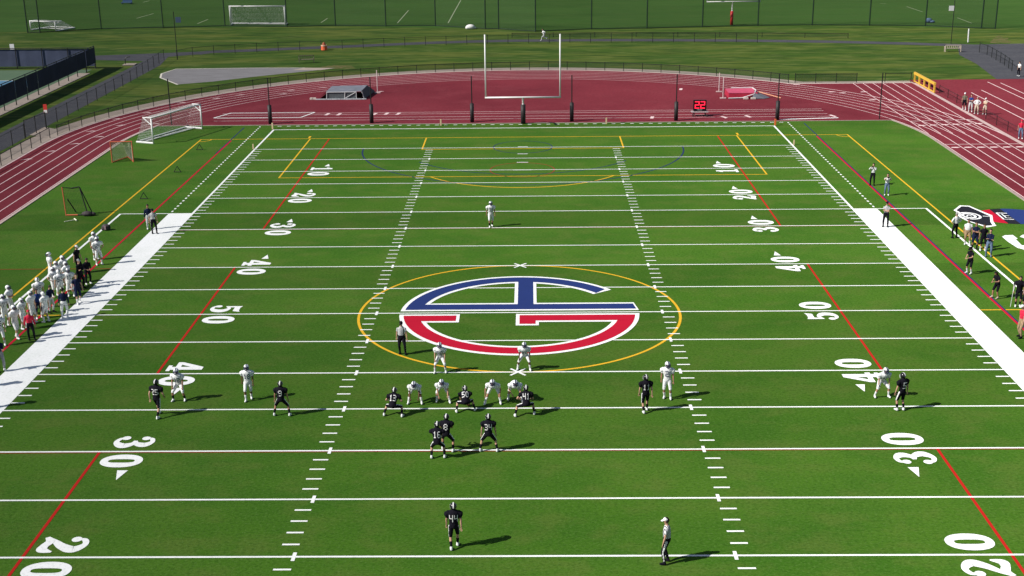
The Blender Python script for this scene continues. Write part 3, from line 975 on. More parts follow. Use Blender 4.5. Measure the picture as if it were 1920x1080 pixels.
q = at(708, 174.5); standard('pale upright standing behind the grey covered mat', q.x, q.y, 2.6)
q = at(1348, 172.5); standard('pale upright farther from the camera at the red mat', q.x, q.y, 2.15)
q = at(1355.5, 184.5); standard('pale upright nearer the camera at the red mat', q.x, q.y, 2.3)
mo = tag(empty('jump_mat', (23.6, 70.6, 0)), 'red high jump mat with its grey cover pulled half off', 'mat')
MRED = mat('red_mat', (0.46, 0.025, 0.06), 0.6, var=0.2, scale=2)
MPNK = mat('rose_mat', (0.62, 0.09, 0.17), 0.6, var=0.2, scale=2)
MB().box(-1.25, 1.9, 0.0, 3.0, 0.0, 0.58).build('foam_block', MRED, mo)
MB().add([(-1.27, -0.02, 0.60), (1.5, -0.02, 0.60), (1.92, 3.02, 0.60), (-1.27, 3.02, 0.60)], [(0, 1, 2, 3)]).build('top_sheet', MPNK, mo)
MB().path([(-1.3, -0.10, 0.06), (0.2, -0.12, 0.1), (1.5, -0.1, 0.5), (1.9, 1.4, 0.68), (1.8, 3.05, 0.66), (-0.6, 3.1, 0.66)], 0.07).build('cover_hem', mat('pale_hem', (0.62, 0.58, 0.6), 0.7), mo)
MB().add([(1.5, -0.05, 0.62), (1.92, 3.0, 0.62), (2.3, 2.3, 0.30), (3.3, 0.35, 0.03), (2.6, -0.3, 0.03), (1.2, -0.3, 0.04)], [(0, 1, 2), (0, 2, 3), (0, 3, 4), (0, 4, 5)]).build('cover', MCOV, mo)
MB().box(0.3, 0.8, -0.5, -0.2, 0, 0.16).box(1.1, 1.6, -0.5, -0.2, 0, 0.16).build('weight_bag', MATS['sand_bag'], mo)
MB().tube((2.2, 1.3, 0.5), (4.4, -0.1, 0.04), 0.05).build('crossbar', mat('salmon_bar', (0.85, 0.42, 0.25), 0.5), mo)


# ------------------------------------------------------------------ goals with nets
def net_grid(mb, A, B, D, E_, nu, nv, r=0.008, sag=0.0):
    """net strands over the bilinear patch A-B (top), D-E (bottom)"""
    A, B, D, E_ = map(Vector, (A, B, D, E_))

    def P(i, j):
        p_ = A.lerp(B, i).lerp(D.lerp(E_, i), j)
        p_ = p_ + Vector((0, 0, -sag * math.sin(math.pi * i) * (1 - j)))
        return p_
    for i in range(nu + 1):
        mb.path([P(i / nu, j / 3) for j in range(4)], r, n=3)
    for j in range(nv + 1):
        mb.path([P(i / 3, j / nv) for i in range(4)], r, n=3)


def soccer_goal(label, p0, p1, h, depth_top, depth_bot, side, r=0.06, nr=0.007, step=0.16, wheels=True):
    """p0, p1: feet of the two uprights; side: unit vector to the back"""
    p0, p1, side = Vector((*p0, 0)), Vector((*p1, 0)), Vector((*side, 0))
    o = tag(empty('soccer_goal', p0), label, 'goal')
    d = p1 - p0
    up_ = Vector((0, 0, h))
    MB().tube(up_ - d.normalized() * r, d + up_ + d.normalized() * r, r, n=8).build('crossbar', M_WHITE, o, smooth=True)
    for q_ in (Vector(), d):
        MB().tube(q_, q_ + up_, r, n=8).build('upright', M_WHITE, o, smooth=True)
        MB().tube(q_ + up_, q_ + up_ + side * depth_top, r * 0.7).tube(q_ + up_ * 0.72, q_ + up_ + side * depth_top, r * 0.7).build('top_bracket', M_WHITE, o)
        MB().tube(q_ + Vector((0, 0, r)), q_ + side * depth_bot + Vector((0, 0, r)), r * 1.2).build('ground_bar', M_WHITE, o)
        if wheels:
            MB().tube(q_ + side * depth_bot * 0.9 + Vector((0, 0, 0.14)), q_ + side * depth_bot * 0.9 + d.normalized() * 0.1 + Vector((0, 0, 0.14)), 0.16, n=12).build('wheel', M_BLACKM, o)
    MB().tube(side * depth_bot + Vector((0, 0, r)), d + side * depth_bot + Vector((0, 0, r)), r * 0.9).build('rear_bar', M_WHITE, o)
    nb = MB()
    nu, nv = int(d.length / step), int(h / step)
    bt, bb = side * depth_top + up_, side * depth_bot + Vector((0, 0, 0.08))
    net_grid(nb, bt, bt + d, bb, bb + d, nu, nv + 2, nr, 0.08)
    net_grid(nb, up_, up_ + d, bt, bt + d, nu, max(2, int(depth_top / step)), nr, 0.05)
    for q_ in (Vector(), d):
        net_grid(nb, q_ + up_, q_ + bt, q_, q_ + bb, 7, nv, nr)
    # slack of the net lying along the ground
    for k in range(3):
        nb.path([Vector((0, 0, 0.1)) + side * (depth_bot * 0.55 + 0.25 * math.sin(3 * t + k)) + d * t for t in np.linspace(0, 1, 12)], 0.035, n=4)
    nb.build('net', M_NET, o)
    return o


soccer_goal('white full size soccer goal with white net by the left bend', (-34.5, 48.55), (-31.65, 55.65), 2.44, 0.95, 1.95, Vector((-0.92, 0.37)), r=0.075)
q0, q1 = at(434, 46.5), at(536, 46.5)
soccer_goal('white soccer goal standing on the practice field', (q0.x, q0.y - 0.5), (q1.x, q1.y - 0.5), 3.05, 1.0, 1.9, Vector((0, 1)), r=0.10, nr=0.016, step=0.24, wheels=False)
q0, q1 = at(58, 57), at(74, 60.5)
o = soccer_goal('small white framed goal tipped near the far left net poles', (q0.x, q0.y), (q0.x + 4.6, q0.y - 1.6), 1.5, 1.6, 4.6, Vector((0.35, 0.94)), r=0.08, nr=0.016, step=0.3, wheels=False)


def lax_goal(label, base, rz, frame_m, net_m, wdt=1.83, h=1.83, dpt=2.1, r=0.05, nr=0.012, step=0.12):
    o = tag(empty('lacrosse_goal', base, rz), label, 'goal')
    for s in (-1, 1):
        MB().tube((s * wdt / 2, 0, 0), (s * wdt / 2, 0, h), r, n=8).build('upright', frame_m, o)
        MB().tube((s * wdt / 2, 0, 0.04), (0, dpt, 0.04), r * 0.8).build('ground_bar', frame_m, o)
    MB().tube((-wdt / 2 - r, 0, h), (wdt / 2 + r, 0, h), r, n=8).build('crossbar', frame_m, o)
    nb = MB()
    n_ = int(h / step)
    for s in (-1, 1):
        net_grid(nb, (s * wdt / 2, 0, h), (0, 0.35, h - 0.1), (s * wdt / 2, 0.02, 0.05), (0, dpt, 0.06), n_, n_ + 2, nr)
    net_grid(nb, (-wdt / 2, 0, h), (wdt / 2, 0, h), (0, 0.35, h - 0.1), (0, 0.35, h - 0.1), 8, 2, nr)
    nb.build('net', net_m, o)
    return o


MRD = mat('orange_frame', (0.55, 0.13, 0.06), 0.5)
lax_goal('red framed lacrosse goal with pale net beside the left track edge', (-35.0, 40.7, 0), R(5), MRD, mat('cream_cord', (0.58, 0.60, 0.48), 0.9), nr=0.016)
# rebounder frame
rb = tag(empty('rebounder', (-32.9, 22.5, 0), R(4)), 'tall black and orange rebounder frame on the left turf', 'rebounder')
MB().tube((-0.85, 0, 0.03), (-0.95, 0.15, 2.15), 0.045).build('side_post', MRD, rb)
MB().tube((0.75, 0, 0.03), (0.25, 0.35, 2.1), 0.05).build('side_post', M_BLACKM, rb)
MB().tube((0.95, 0.5, 0.03), (0.25, 0.35, 2.1), 0.045).build('brace', M_BLACKM, rb)
MB().tube((-0.35, 0.9, 0.03), (-0.65, 0.1, 1.25), 0.045).build('brace', M_BLACKM, rb)
MB().tube((-0.95, 0.15, 2.15), (-0.3, 0.25, 2.02), 0.03).tube((-0.3, 0.25, 2.02), (0.25, 0.35, 2.1), 0.05).build('top_bar', M_BLACKM, rb)
MB().tube((-0.85, 0, 0.05), (0.0, 0, 0.05), 0.06).build('base_bar', MRD, rb)
MB().tube((0.0, 0, 0.05), (0.75, 0, 0.05), 0.06).build('base_bar', M_BLACKM, rb)
nb = MB()
net_grid(nb, (-0.95, 0.15, 2.13), (0.25, 0.35, 2.08), (-0.85, 0, 0.06), (0.75, 0, 0.06), 12, 18, 0.006)
nb.build('net', mat('black_cord', (0.03, 0.05, 0.025), 0.9), rb)
bagm = mat('dark_kit_bag', (0.05, 0.04, 0.045), 0.7, var=0.6, scale=5)
mb = MB().ball((0, 0, 0.16), 0.42, 0.25, 0.2).ball((0.4, 0.1, 0.12), 0.2, 0.18, 0.14)
tag(mb.build('kit_bag', bagm, smooth=True, loc=(-32.15, 22.4, 0)), 'dark kit bags heaped at the foot of the rebounder frame', 'bag')
mb = MB().tube((0, 0, 0.03), (-0.62, -0.52, 0.03), 0.03)
o = tag(mb.build('field_stick', mat('cream_stick', (0.70, 0.72, 0.55), 0.6), loc=(-31.9 - 0.05, 20.3, 0.01)), 'pale lacrosse stick lying on the turf left of the team box', 'stick')
o.location = (*at(141, 413).xy, 0.01)
MB().tube((-0.15, 0.28, 0.04), (0.2, -0.25, 0.04), 0.05).build('stick_head', MATS['cream_stick'], o)
q = at(199.5, 431.5)
o = tag(MB().ball((0, 0, 0.2), 0.34, 0.22, 0.26).ball((-0.18, 0.05, 0.1), 0.2, 0.2, 0.12).build('backpack', bagm, smooth=True, loc=q), 'dark backpack lying on the white team box line', 'bag')
MB().box(-0.06, 0.06, -0.26, -0.2, 0.1, 0.36).build('pocket', mat('mauve_cloth', (0.32, 0.20, 0.24), 0.8), o)
# folded yard markers
for (u, v), l in zip(((333, 323), (374.5, 281), (270, 373)), ('black A shaped yard marker frame between the two others by the yellow line', 'black A shaped yard marker frame nearest the white soccer goal', 'black A shaped yard marker frame nearest the two men on the sideline')):
    q = at(u, v)
    o = tag(empty('yard_marker', q), l, 'yard marker', 'black yard markers along the left sideline')
    MB().tube((-0.30, 0, 0.02), (0.0, 0.0, 0.52), 0.03).build('side_bar', M_BLACKM, o)
    MB().tube((0.30, 0, 0.02), (0.0, 0.0, 0.52), 0.03).build('side_bar', M_BLACKM, o)
    MB().tube((-0.32, 0, 0.03), (0.32, 0, 0.03), 0.035).build('base_bar', M_BLACKM, o)

# ------------------------------------------------------------------ practice field surroundings
bases = [(52, 61), (75, 61), (190, 54), (306, 52), (422, 49), (538, 50), (629, 48), (723.5, 49), (816.5, 48.5), (910, 54), (935, 54.5), (1004, 59), (1109, 54.5), (1213, 53), (1317, 50.5), (1421, 48), (1523, 47), (1630, 47.5), (1735, 48.5), (1840, 53), (1866, 53.5)]
tall = MB().tube((0, 0, -0.05), (0, 0, 9.0), 0.10, n=6).mesh('tall_pole', mat('dark_green_pole', (0.012, 0.03, 0.018), 0.6))
netroot = tag(empty('ball_net', (at(*bases[0]).x, at(*bases[0]).y, 0)), 'tall dark green ball net on poles along the practice field edge', 'net')
prev = None
off = netroot.location.copy()
for i, b in enumerate(bases):
    q = at(*b)
    link('tall_pole', tall, netroot, q - off)
    if prev is not None:
        a_, b_ = prev - off, q - off
        MB().quad((a_.x, a_.y, 0.05), (b_.x, b_.y, 0.05), (b_.x, b_.y, 8.9), (a_.x, a_.y, 8.9)).build('net_panel', mesh_screen('green_net', (0.014, 0.035, 0.016), 0.20), netroot)
        MB().tube((a_.x, a_.y, 0.06), (b_.x, b_.y, 0.06), 0.07, n=4).build('bottom_cable', MATS['dark_green_pole'], netroot)
    prev = q


def lamp_like(label, u, v, h, sign=None, name='sign_pole', cat='pole', slim=0.05, off_=(0, 0, 0), sz=0.35):
    q_ = at(u, v)
    o_ = tag(empty(name, q_), label, cat)
    MB().tube((0, 0, 0), (0, 0, h), slim, n=8).build('pole', M_BLACKM, o_)
    if sign:
        MB().box(-sz, sz, -0.03, 0.03, -sz, sz).build('sign_board', sign, o_, loc=off_)
    return o_


lamp_like('tall dark pole with a small blue board by the left path corner', 333, 112, 6.4, mat('blue_board', (0.05, 0.08, 0.13), 0.5), off_=(0.55, 0, 5.3), sz=0.36)
lamp_like('dark pole carrying a square white board by the far right drive', 1783, 82, 6.0, M_WHITE, off_=(-0.38, 0, 4.9), sz=0.34)
q = at(1815, 79)
tag(MB().tube((0, 0, 0), (-0.05, 0, 1.75), 0.10, n=8).ball((-0.05, 0, 1.78), 0.10, n=8, m=5).build('bollard', M_WHITE, loc=q), 'single white post on the lawn beside the far right drive', 'post')


def bench(label, u, v, wdt, rz, m):
    q_ = at(u, v)
    o_ = tag(empty('park_bench', q_, rz), label, 'bench')
    for k in range(3):
        MB().box(-wdt / 2, wdt / 2, -0.05 + k * 0.17, 0.09 + k * 0.17, 0.42, 0.46).build('seat_slat', m, o_)
    for k in range(9):
        x = -wdt / 2 + 0.06 + k * (wdt - 0.12) / 8
        MB().box(x - 0.035, x + 0.035, 0.46, 0.50, 0.47, 0.86).build('back_slat', m, o_)
    MB().box(-wdt / 2, wdt / 2, 0.44, 0.52, 0.86, 0.95).build('top_rail', m, o_)
    for s in (-1, 1):
        MB().box(s * (wdt / 2 - 0.04) - 0.04, s * (wdt / 2 - 0.04) + 0.04, -0.04, 0.04, 0, 0.62).build('leg', m, o_)
        MB().box(s * (wdt / 2 - 0.04) - 0.04, s * (wdt / 2 - 0.04) + 0.04, 0.44, 0.52, 0, 0.95).build('leg', m, o_)
        MB().box(s * (wdt / 2 - 0.04) - 0.045, s * (wdt / 2 - 0.04) + 0.045, -0.08, 0.5, 0.62, 0.67).build('armrest', m, o_)


bench('dark weathered wooden bench beside the shot put sector', 575, 118, 2.0, R(12), mat('dark_timber', (0.16, 0.14, 0.10), 0.8, var=0.3, scale=6))
bench('pale wooden bench beside the far right drive', 1785, 96.5, 2.1, R(176), mat('pale_timber', (0.55, 0.47, 0.38), 0.8, var=0.2, scale=6))
q = at(608, 93.5)
o = tag(empty('traffic_drum', q), 'orange plastic traffic drum on the lawn by the footpath fence', 'traffic drum')
MB().tube((0, 0, 0.0), (0, 0, 0.55), 0.45, 0.40, n=12).build('body', mat('orange_plastic', (0.70, 0.13, 0.05), 0.5), o)
MB().tube((0, 0, 0.55), (0, 0, 0.68), 0.44, n=12).build('rim', mat('cream_plastic', (0.70, 0.45, 0.33), 0.5), o)
MB().tube((0, 0, 0.68), (0, 0, 1.05), 0.28, 0.14, n=10).build('cap', mat('dark_orange', (0.30, 0.07, 0.03), 0.6), o)
q = at(244, 121.5)
o = tag(empty('water_fountain', q), 'small dark arched pipe on a pale slab beside the left path', 'pipe')
MB().box(-0.9, 0.7, -0.5, 0.9, -0.03, 0.08).build('slab', CONC, o)
MB().path([(-0.7, 0.3, 0.08), (-0.68, 0.3, 0.75), (-0.4, 0.3, 0.98), (0.0, 0.3, 1.02)], 0.06).build('pipe', M_BLACKM, o)
q = at(882, 54)
tag(MB().ball((0, 0, 0.28), 0.75, 0.5, 0.42).ball((-0.4, -0.1, 0.2), 0.4, 0.35, 0.3).ball((0.5, 0.2, 0.15), 0.4, 0.35, 0.22).build('equipment_bag', mat('white_sacking', (0.72, 0.72, 0.70), 0.8, var=0.2), smooth=True, loc=q), 'white equipment bag slumped at the foot of the ball net', 'bag')
q = at(1741, 42)
tag(MB().ball((0, 0, 0.3), 0.6, 0.4, 0.4).ball((0.5, -0.2, 0.15), 0.45, 0.3, 0.2).build('equipment_bag', mat('blue_sacking', (0.11, 0.17, 0.30), 0.7, var=0.3), smooth=True, loc=q), 'blue equipment bag on the practice field behind the net', 'bag')
q = at(238, 7)
tag(MB().box(-1.0, 1.0, -0.5, 0.5, 0.2, 0.32).box(-0.9, -0.75, -0.4, 0.4, 0, 0.2).box(0.75, 0.9, -0.4, 0.4, 0, 0.2).box(-0.9, 0.9, 0.45, 0.52, 0.32, 0.9).build('team_bench', mat('blue_bench', (0.05, 0.10, 0.20), 0.5), loc=q), 'small blue team bench far out on the practice field', 'bench')
q = at(39, 96)
tag(MB().box(-0.28, 0.28, -0.05, 0.05, 0.5, 1.5).tube((0, 0.08, 0), (0, 0.08, 1.5), 0.05).build('notice_board', M_WHITE, loc=(q.x, 100.2, 1.2)), 'small white board showing above the far tennis windscreen', 'sign')
bpy.data.objects['notice_board'].location = (at(38, 122).x, 99.0, 1.5)

# red tent at the right edge
q = at(1922, 252)
tn = tag(empty('canopy_tent', (48.7, 51.2, 0)), 'crimson pop up canopy tent at the right edge beyond the track', 'tent')
MT = mat('crimson_canvas', (0.62, 0.01, 0.11), 0.6, var=0.1)
MB().add([(-1.5, -1.5, 2.1), (1.5, -1.5, 2.1), (1.5, 1.5, 2.1), (-1.5, 1.5, 2.1), (0, 0, 3.0)], [(0, 1, 4), (1, 2, 4), (2, 3, 4), (3, 0, 4)]).build('roof', MT, tn)
MB().add([(-1.52, -1.52, 2.1), (1.52, -1.52, 2.1), (1.52, 1.52, 2.1), (-1.52, 1.52, 2.1), (-1.52, -1.52, 1.85), (1.52, -1.52, 1.85), (1.52, 1.52, 1.85), (-1.52, 1.52, 1.85)],
         [(0, 4, 5, 1), (1, 5, 6, 2), (2, 6, 7, 3), (3, 7, 4, 0)]).build('valance', MT, tn)
for sx in (-1.45, 1.45):
    for sy in (-1.45, 1.45):
        MB().tube((sx, sy, 0), (sx, sy, 2.1), 0.03).build('leg', M_WHITE, tn)
tn.location = (at(1913, 221).x + 0.9, at(1913, 221).y - 6.0, 0)


# ------------------------------------------------------------------ people
def V(*a_):
    return np.array(a_, float)


def ik(a_, b_, l1, l2, pole):
    d = b_ - a_
    D = np.linalg.norm(d)
    mx = (l1 + l2) * 0.995
    if D > mx:
        b_ = a_ + d / D * mx
        d = b_ - a_
        D = mx
    n_ = d / D
    x = (l1 * l1 - l2 * l2 + D * D) / (2 * D)
    h = math.sqrt(max(l1 * l1 - x * x, 0))
    p_ = pole - n_ * np.dot(pole, n_)
    p_ = p_ / max(np.linalg.norm(p_), 1e-6)
    return a_ + n_ * x + p_ * h, b_


def loft(mb, rings, n_=12):
    """rings: (centre, axis u, axis v, ru, rv), closed by end caps"""
    vs_ = []
    for c_, u_, v_, ru, rv in rings:
        for i in range(n_):
            t = 2 * math.pi * i / n_
            vs_.append(tuple(c_ + u_ * (ru * math.cos(t)) + v_ * (rv * math.sin(t))))
    fs_ = []
    for k in range(len(rings) - 1):
        o_ = k * n_
        fs_ += [(o_ + i, o_ + (i + 1) % n_, o_ + n_ + (i + 1) % n_, o_ + n_ + i) for i in range(n_)]
    fs_ += [tuple(range(n_))[::-1], tuple(range((len(rings) - 1) * n_, len(rings) * n_))]
    mb.add(vs_, fs_)


def limb(mb, S, pts_, radii, labels, flat=1.0):
    """round tapered limb through pts; S collects samples (centre, radius, label)"""
    rings = []
    for k, (p_, r_) in enumerate(zip(pts_, radii)):
        d = pts_[min(k + 1, len(pts_) - 1)] - pts_[max(k - 1, 0)]
        d = d / np.linalg.norm(d)
        ref = V(1, 0, 0) if abs(d[0]) < 0.8 else V(0, 1, 0)
        u_ = np.cross(d, ref)
        u_ /= np.linalg.norm(u_)
        v_ = np.cross(d, u_)
        rings.append((p_, u_, v_, r_, r_ * flat))
    loft(mb, rings)
    for k in range(len(pts_) - 1):
        for t in np.linspace(0, 1, 6):
            S.append((pts_[k] * (1 - t) + pts_[k + 1] * t, radii[k] * (1 - t) + radii[k + 1] * t, labels[k]))


# pose: feet (left, right), pelvis, lean, hands, head pitch, toe turn
POSES = {
    'stand': dict(f=((-.13, 0), (.13, .02)), p=(0, 0, 1.010), l=.03, h=((-.30, .04, 0.85), (.30, .06, 0.85))),
    'relaxed': dict(f=((-.16, .05), (.14, -.05)), p=(.02, 0, 1.000), l=.02, h=((-.28, .12, 0.89), (.31, -.02, 0.85)), hp=.2),
    'hips': dict(f=((-.17, 0), (.17, 0)), p=(0, 0, 1.000), l=.02, h=((-.20, .05, 1.07), (.20, .05, 1.07)), ep=(1, -.3, 0)),
    'wide': dict(f=((-.38, .02), (.38, -.02)), p=(0, -.05, 0.910), l=.16, h=((-.33, .12, 0.79), (.33, .12, 0.79))),
    'ready': dict(f=((-.34, 0), (.34, .05)), p=(0, -.16, .80), l=.52, h=((-.22, .22, .66), (.22, .22, .66)), hp=-.1),
    'ready_tall': dict(f=((-.28, 0), (.28, .1)), p=(0, -.10, .87), l=.30, h=((-.26, .16, .74), (.26, .16, .74)), hp=.05),
    'bent': dict(f=((-.32, 0), (.32, 0)), p=(0, -.34, .80), l=1.30, h=((-.20, .26, .34), (.20, .26, .34)), hp=-.55),
    'bent_hand': dict(f=((-.32, .1), (.32, -.2)), p=(0, -.36, .78), l=1.42, h=((-.22, .34, .08), (.16, .15, .40)), hp=-.6),
    'squat': dict(f=((-.44, -.08), (.44, -.08)), p=(0, -.12, .60), l=.72, h=((-.30, .40, .62), (.30, .40, .62)), hp=-.3),
    'squat_low': dict(f=((-.44, -.10), (.46, .05)), p=(0, -.10, .56), l=.95, h=((-.18, .55, .22), (.14, .55, .16)), hp=-.5),
    'squat_b': dict(f=((-.50, -.16), (.40, .06)), p=(.02, -.10, .64), l=.62, h=((-.34, .34, .70), (.24, .44, .66)), hp=-.25),
    'bent_b': dict(f=((-.34, .06), (.30, -.12)), p=(.03, -.34, .76), l=1.12, h=((-.26, .18, .42), (.18, .30, .20)), hp=-.45),
    'bent_c': dict(f=((-.36, -.06), (.36, .08)), p=(-.02, -.36, .84), l=1.24, h=((-.34, .06, .50), (.34, .10, .48)), hp=-.5),
    'ready_b': dict(f=((-.30, .06), (.36, -.06)), p=(0, -.18, .84), l=.58, h=((-.28, .10, .58), (.28, .08, .60)), hp=-.15),
    'gather_b': dict(f=((-.22, .12), (.30, -.12)), p=(0, -.08, .87), l=.22, h=((-.16, .36, .98), (.10, .38, 1.0))),
    'gather': dict(f=((-.27, -.05), (.30, .0)), p=(0, -.14, .84), l=.34, h=((-.12, .40, .86), (.12, .40, .86))),
    'stride': dict(f=((-.10, .30), (.12, -.32)), p=(0, 0, 0.960), l=.10, h=((-.28, -.12, 0.91), (.28, .22, 0.97))),
    'walk': dict(f=((-.11, -.16), (.12, .18)), p=(0, 0, 0.990), l=.06, h=((-.28, .16, 0.89), (.29, -.10, 0.87))),
    'run': dict(f=((-.10, .42), (.10, -.50)), p=(0, 0, .88), l=.30, h=((-.22, -.15, 1.05), (.22, .35, 1.15)), fz=(0, .30)),
    'camera': dict(f=((-.14, 0), (.15, .06)), p=(0, 0, 1.000), l=.02, h=((-.11, .26, 1.60), (.11, .26, 1.60)), ep=(.8, .2, -1)),
    'phone': dict(f=((-.16, 0), (.18, .12)), p=(0, -.04, 0.990), l=.22, h=((-.08, .34, 1.15), (.10, .34, 1.13)), hp=.7),
    'folded': dict(f=((-.15, 0), (.16, .05)), p=(0, 0, 1.000), l=.0, h=((.10, .22, 1.25), (-.10, .24, 1.21)), ep=(.8, .1, -1)),
    'clipboard': dict(f=((-.15, 0), (.16, .05)), p=(0, 0, 1.000), l=.08, h=((-.08, .34, 1.13), (.12, .32, 1.11)), hp=.5),
    'crutch': dict(f=((-.10, .0), (.14, .14)), p=(0, 0, 0.990), l=.10, h=((-.34, .22, 0.97), (.34, .22, 0.97))),
    'point': dict(f=((-.15, 0), (.16, .05)), p=(0, 0, 1.000), l=.02, h=((-.28, .06, 0.87), (.40, .45, 1.35))),
}
CACHE = {}


def body_geo(pose, pads, bulk=1.0):
    key = (pose, pads, bulk)
    if key in CACHE:
        return CACHE[key]
    P = POSES[pose]
    mb = MB()
    S = []
    pel = V(*P['p'])
    th = P['l']
    up_ = V(0, math.sin(th), math.cos(th))
    fw = V(0, math.cos(th), -math.sin(th))
    rx = V(1, 0, 0)
    # torso
    b_ = bulk
    prof = [(-.13, .10, .09), (-.07, .155 * b_, .115 * b_), (.03, .165 * b_, .12 * b_), (.13, .150 * b_, .112 * b_), (.25, .158 * b_, .118 * b_), (.38, .178, .125), (.47, .170, .105), (.535, .11, .085), (.60, .06, .062)]
    if pads:
        prof = [(-.13, .10, .09), (-.07, .155, .12), (.03, .165, .125), (.13, .155, .118), (.25, .175, .135), (.36, .215, .16), (.46, .245, .165), (.535, .215, .14), (.585, .12, .10), (.62, .075, .075)]
    loft(mb, [(pel + up_ * z_, rx, fw, a_, c_) for z_, a_, c_ in prof], 16)
    for (z0, a0_, c0), (z1, a1_, c1) in zip(prof, prof[1:]):
        for t in np.linspace(0, 1, 4):
            z_, a_, c_ = z0 + (z1 - z0) * t, a0_ + (a1_ - a0_) * t, c0 + (c1 - c0) * t
            lab = 'pants' if z_ < 0.065 else ('jersey' if z_ < (.60 if pads else .545) else 'neck')
            for x in np.linspace(-1, 1, 7):
                S.append((pel + up_ * z_ + rx * x * (a_ - c_ * .85), c_ * .95, lab))
    neck = pel + up_ * .56
    hp = th * 0.55 - P.get('hp', 0) * -1 if False else th * 0.5 + P.get('hp', 0)
    hd = V(0, math.sin(hp), math.cos(hp))
    hfw = V(0, math.cos(hp), -math.sin(hp))
    head = neck + up_ * .03 + hd * .165
    limb(mb, S, [neck - up_ * .04, neck + hd * .12], [.058, .055], ['neck'])
    hr = [(-.125, .035, .05, .03), (-.10, .055, .075, .015), (-.05, .070, .092, .01), (.02, .078, .100, 0), (.07, .072, .094, -.005), (.105, .052, .068, -.008), (.125, .02, .03, -.01)]
    loft(mb, [(head + hd * z_ + hfw * o_, rx, hfw, a_, c_) for z_, a_, c_, o_ in hr], 14)
    for z_, a_, c_, o_ in hr:
        S.append((head + hd * z_ + hfw * o_, (a_ + c_) / 2, 'head'))
    limb(mb, S, [head + hfw * .085 + hd * .03, head + hfw * .118 - hd * .022], [.012, .018], ['head'])      # nose
    for s in (-1, 1):                                                                                       # ears
        limb(mb, S, [head + rx * s * .074 + hd * .02, head + rx * s * .086 - hd * .03], [.02, .016], ['head'])
    info = dict(head=head, hp=hp, pel=pel, up=up_, fw=fw, hands=[], neck=neck)
    fz = P.get('fz', (0, 0))
    for i, s in enumerate((-1, 1)):
        L_ = 'LR'[i]
        # leg
        hip = pel + rx * s * .095 - up_ * .04
        ank = V(P['f'][i][0], P['f'][i][1], .095 + fz[i])
        tp = s * (0.25 + 0.6 * max(0, abs(P['f'][i][0]) - .2))
        knee, ank = ik(hip, ank, .455, .44, V(tp * 1.1, 1, 0.15))
        k1, k2 = hip * .6 + knee * .4, knee * .62 + ank * .38
        info.setdefault('legs', []).append((hip, knee, ank, s))
        limb(mb, S, [hip, k1, knee], [.098 * b_, .085 * b_, .063], ['pants', 'pants'])
        limb(mb, S, [knee, k2, ank + V(0, 0, .02)], [.060, .060, .040], ['calf' + L_, 'sock' + L_])
        td = V(tp * .6, 1, 0 if not fz[i] else -.6)
        td /= np.linalg.norm(td)
        hl = ank + V(0, 0, -.045) - td * .06
        limb(mb, S, [ank + V(0, 0, .03), ank + V(0, 0, -.03)], [.043, .046], ['shoe' + L_])
        limb(mb, S, [hl, ank + V(0, 0, -.05) + td * .07, ank + V(0, 0, -.058) + td * .175], [.046, .046, .033], ['shoe' + L_, 'shoe' + L_], 0.95)
        # arm
        sh = pel + up_ * .475 + rx * s * (.225 if pads else .185)
        hand = V(*P['h'][i])
        ep = V(*P.get('ep', (.75, -1, -.25)))
        ep[0] *= s
        elb, hand = ik(sh, hand, .295, .275, ep)
        m1 = sh * .45 + elb * .55
        limb(mb, S, [sh, m1, elb], [.072 if pads else .062, .056 if pads else .052, .043], ['sleeve', 'uarm'])
        limb(mb, S, [elb, elb * .6 + hand * .4, hand], [.044, .041, .028], ['farm', 'farm'])
        if pads:
            limb(mb, S, [sh - rx * s * .05 + up_ * .03, sh + rx * s * .035 - up_ * .02, sh + rx * s * .05 - up_ * .10], [.095, .10, .075], ['jersey', 'jersey'])
        d = hand - elb
        d /= np.linalg.norm(d)
        palm = hand + d * .055
        side = np.cross(d, V(0, 0, 1) if abs(d[2]) < .8 else V(0, 1, 0))
        side /= np.linalg.norm(side)
        nn = np.cross(side, d)
        loft(mb, [(hand - d * .01, side, nn, .026, .022), (hand + d * .03, side, nn, .040, .020), (hand + d * .085, side, nn, .042, .018), (hand + d * .10, side, nn, .030, .012)], 10)
        for t in np.linspace(0, .11, 4):
            S.append((hand + d * t, .035, 'hand' + L_))
        info['hands'].append((hand, d, side, nn, s))
    tmp = bpy.data.objects.new('tmp', mb.mesh('tmp', None))
    C.objects.link(tmp)
    md = tmp.modifiers.new('r', 'REMESH')
    md.mode = 'VOXEL'
    md.voxel_size = 0.024
    sm = tmp.modifiers.new('s', 'SMOOTH')
    sm.factor, sm.iterations = 0.5, 3
    dg = bpy.context.evaluated_depsgraph_get()
    ev = tmp.evaluated_get(dg)
    me = ev.to_mesh()
    nv = len(me.vertices)
    co = np.empty(nv * 3)
    me.vertices.foreach_get('co', co)
    co = co.reshape(-1, 3)
    no = np.empty(nv * 3)
    me.vertices.foreach_get('normal', no)
    no = no.reshape(-1, 3)
    faces = [tuple(p_.vertices) for p_ in me.polygons]
    ev.to_mesh_clear()
    old = tmp.data
    bpy.data.objects.remove(tmp)
    bpy.data.meshes.remove(old)
    sc_ = np.array([x[0] for x in S])
    sr_ = np.array([x[1] for x in S])
    sl_ = [x[2] for x in S]
    fc = np.array([co[list(f_)].mean(0) for f_ in faces])
    best = np.empty(len(fc), int)
    for k in range(0, len(fc), 800):
        dd = np.linalg.norm(fc[k:k + 800, None] - sc_[None], axis=2) - sr_[None]
        best[k:k + 800] = dd.argmin(1)
    lab = [sl_[j] for j in best]
    # fingers: five tapered, bent chains rooted in each palm
    fg = MB()
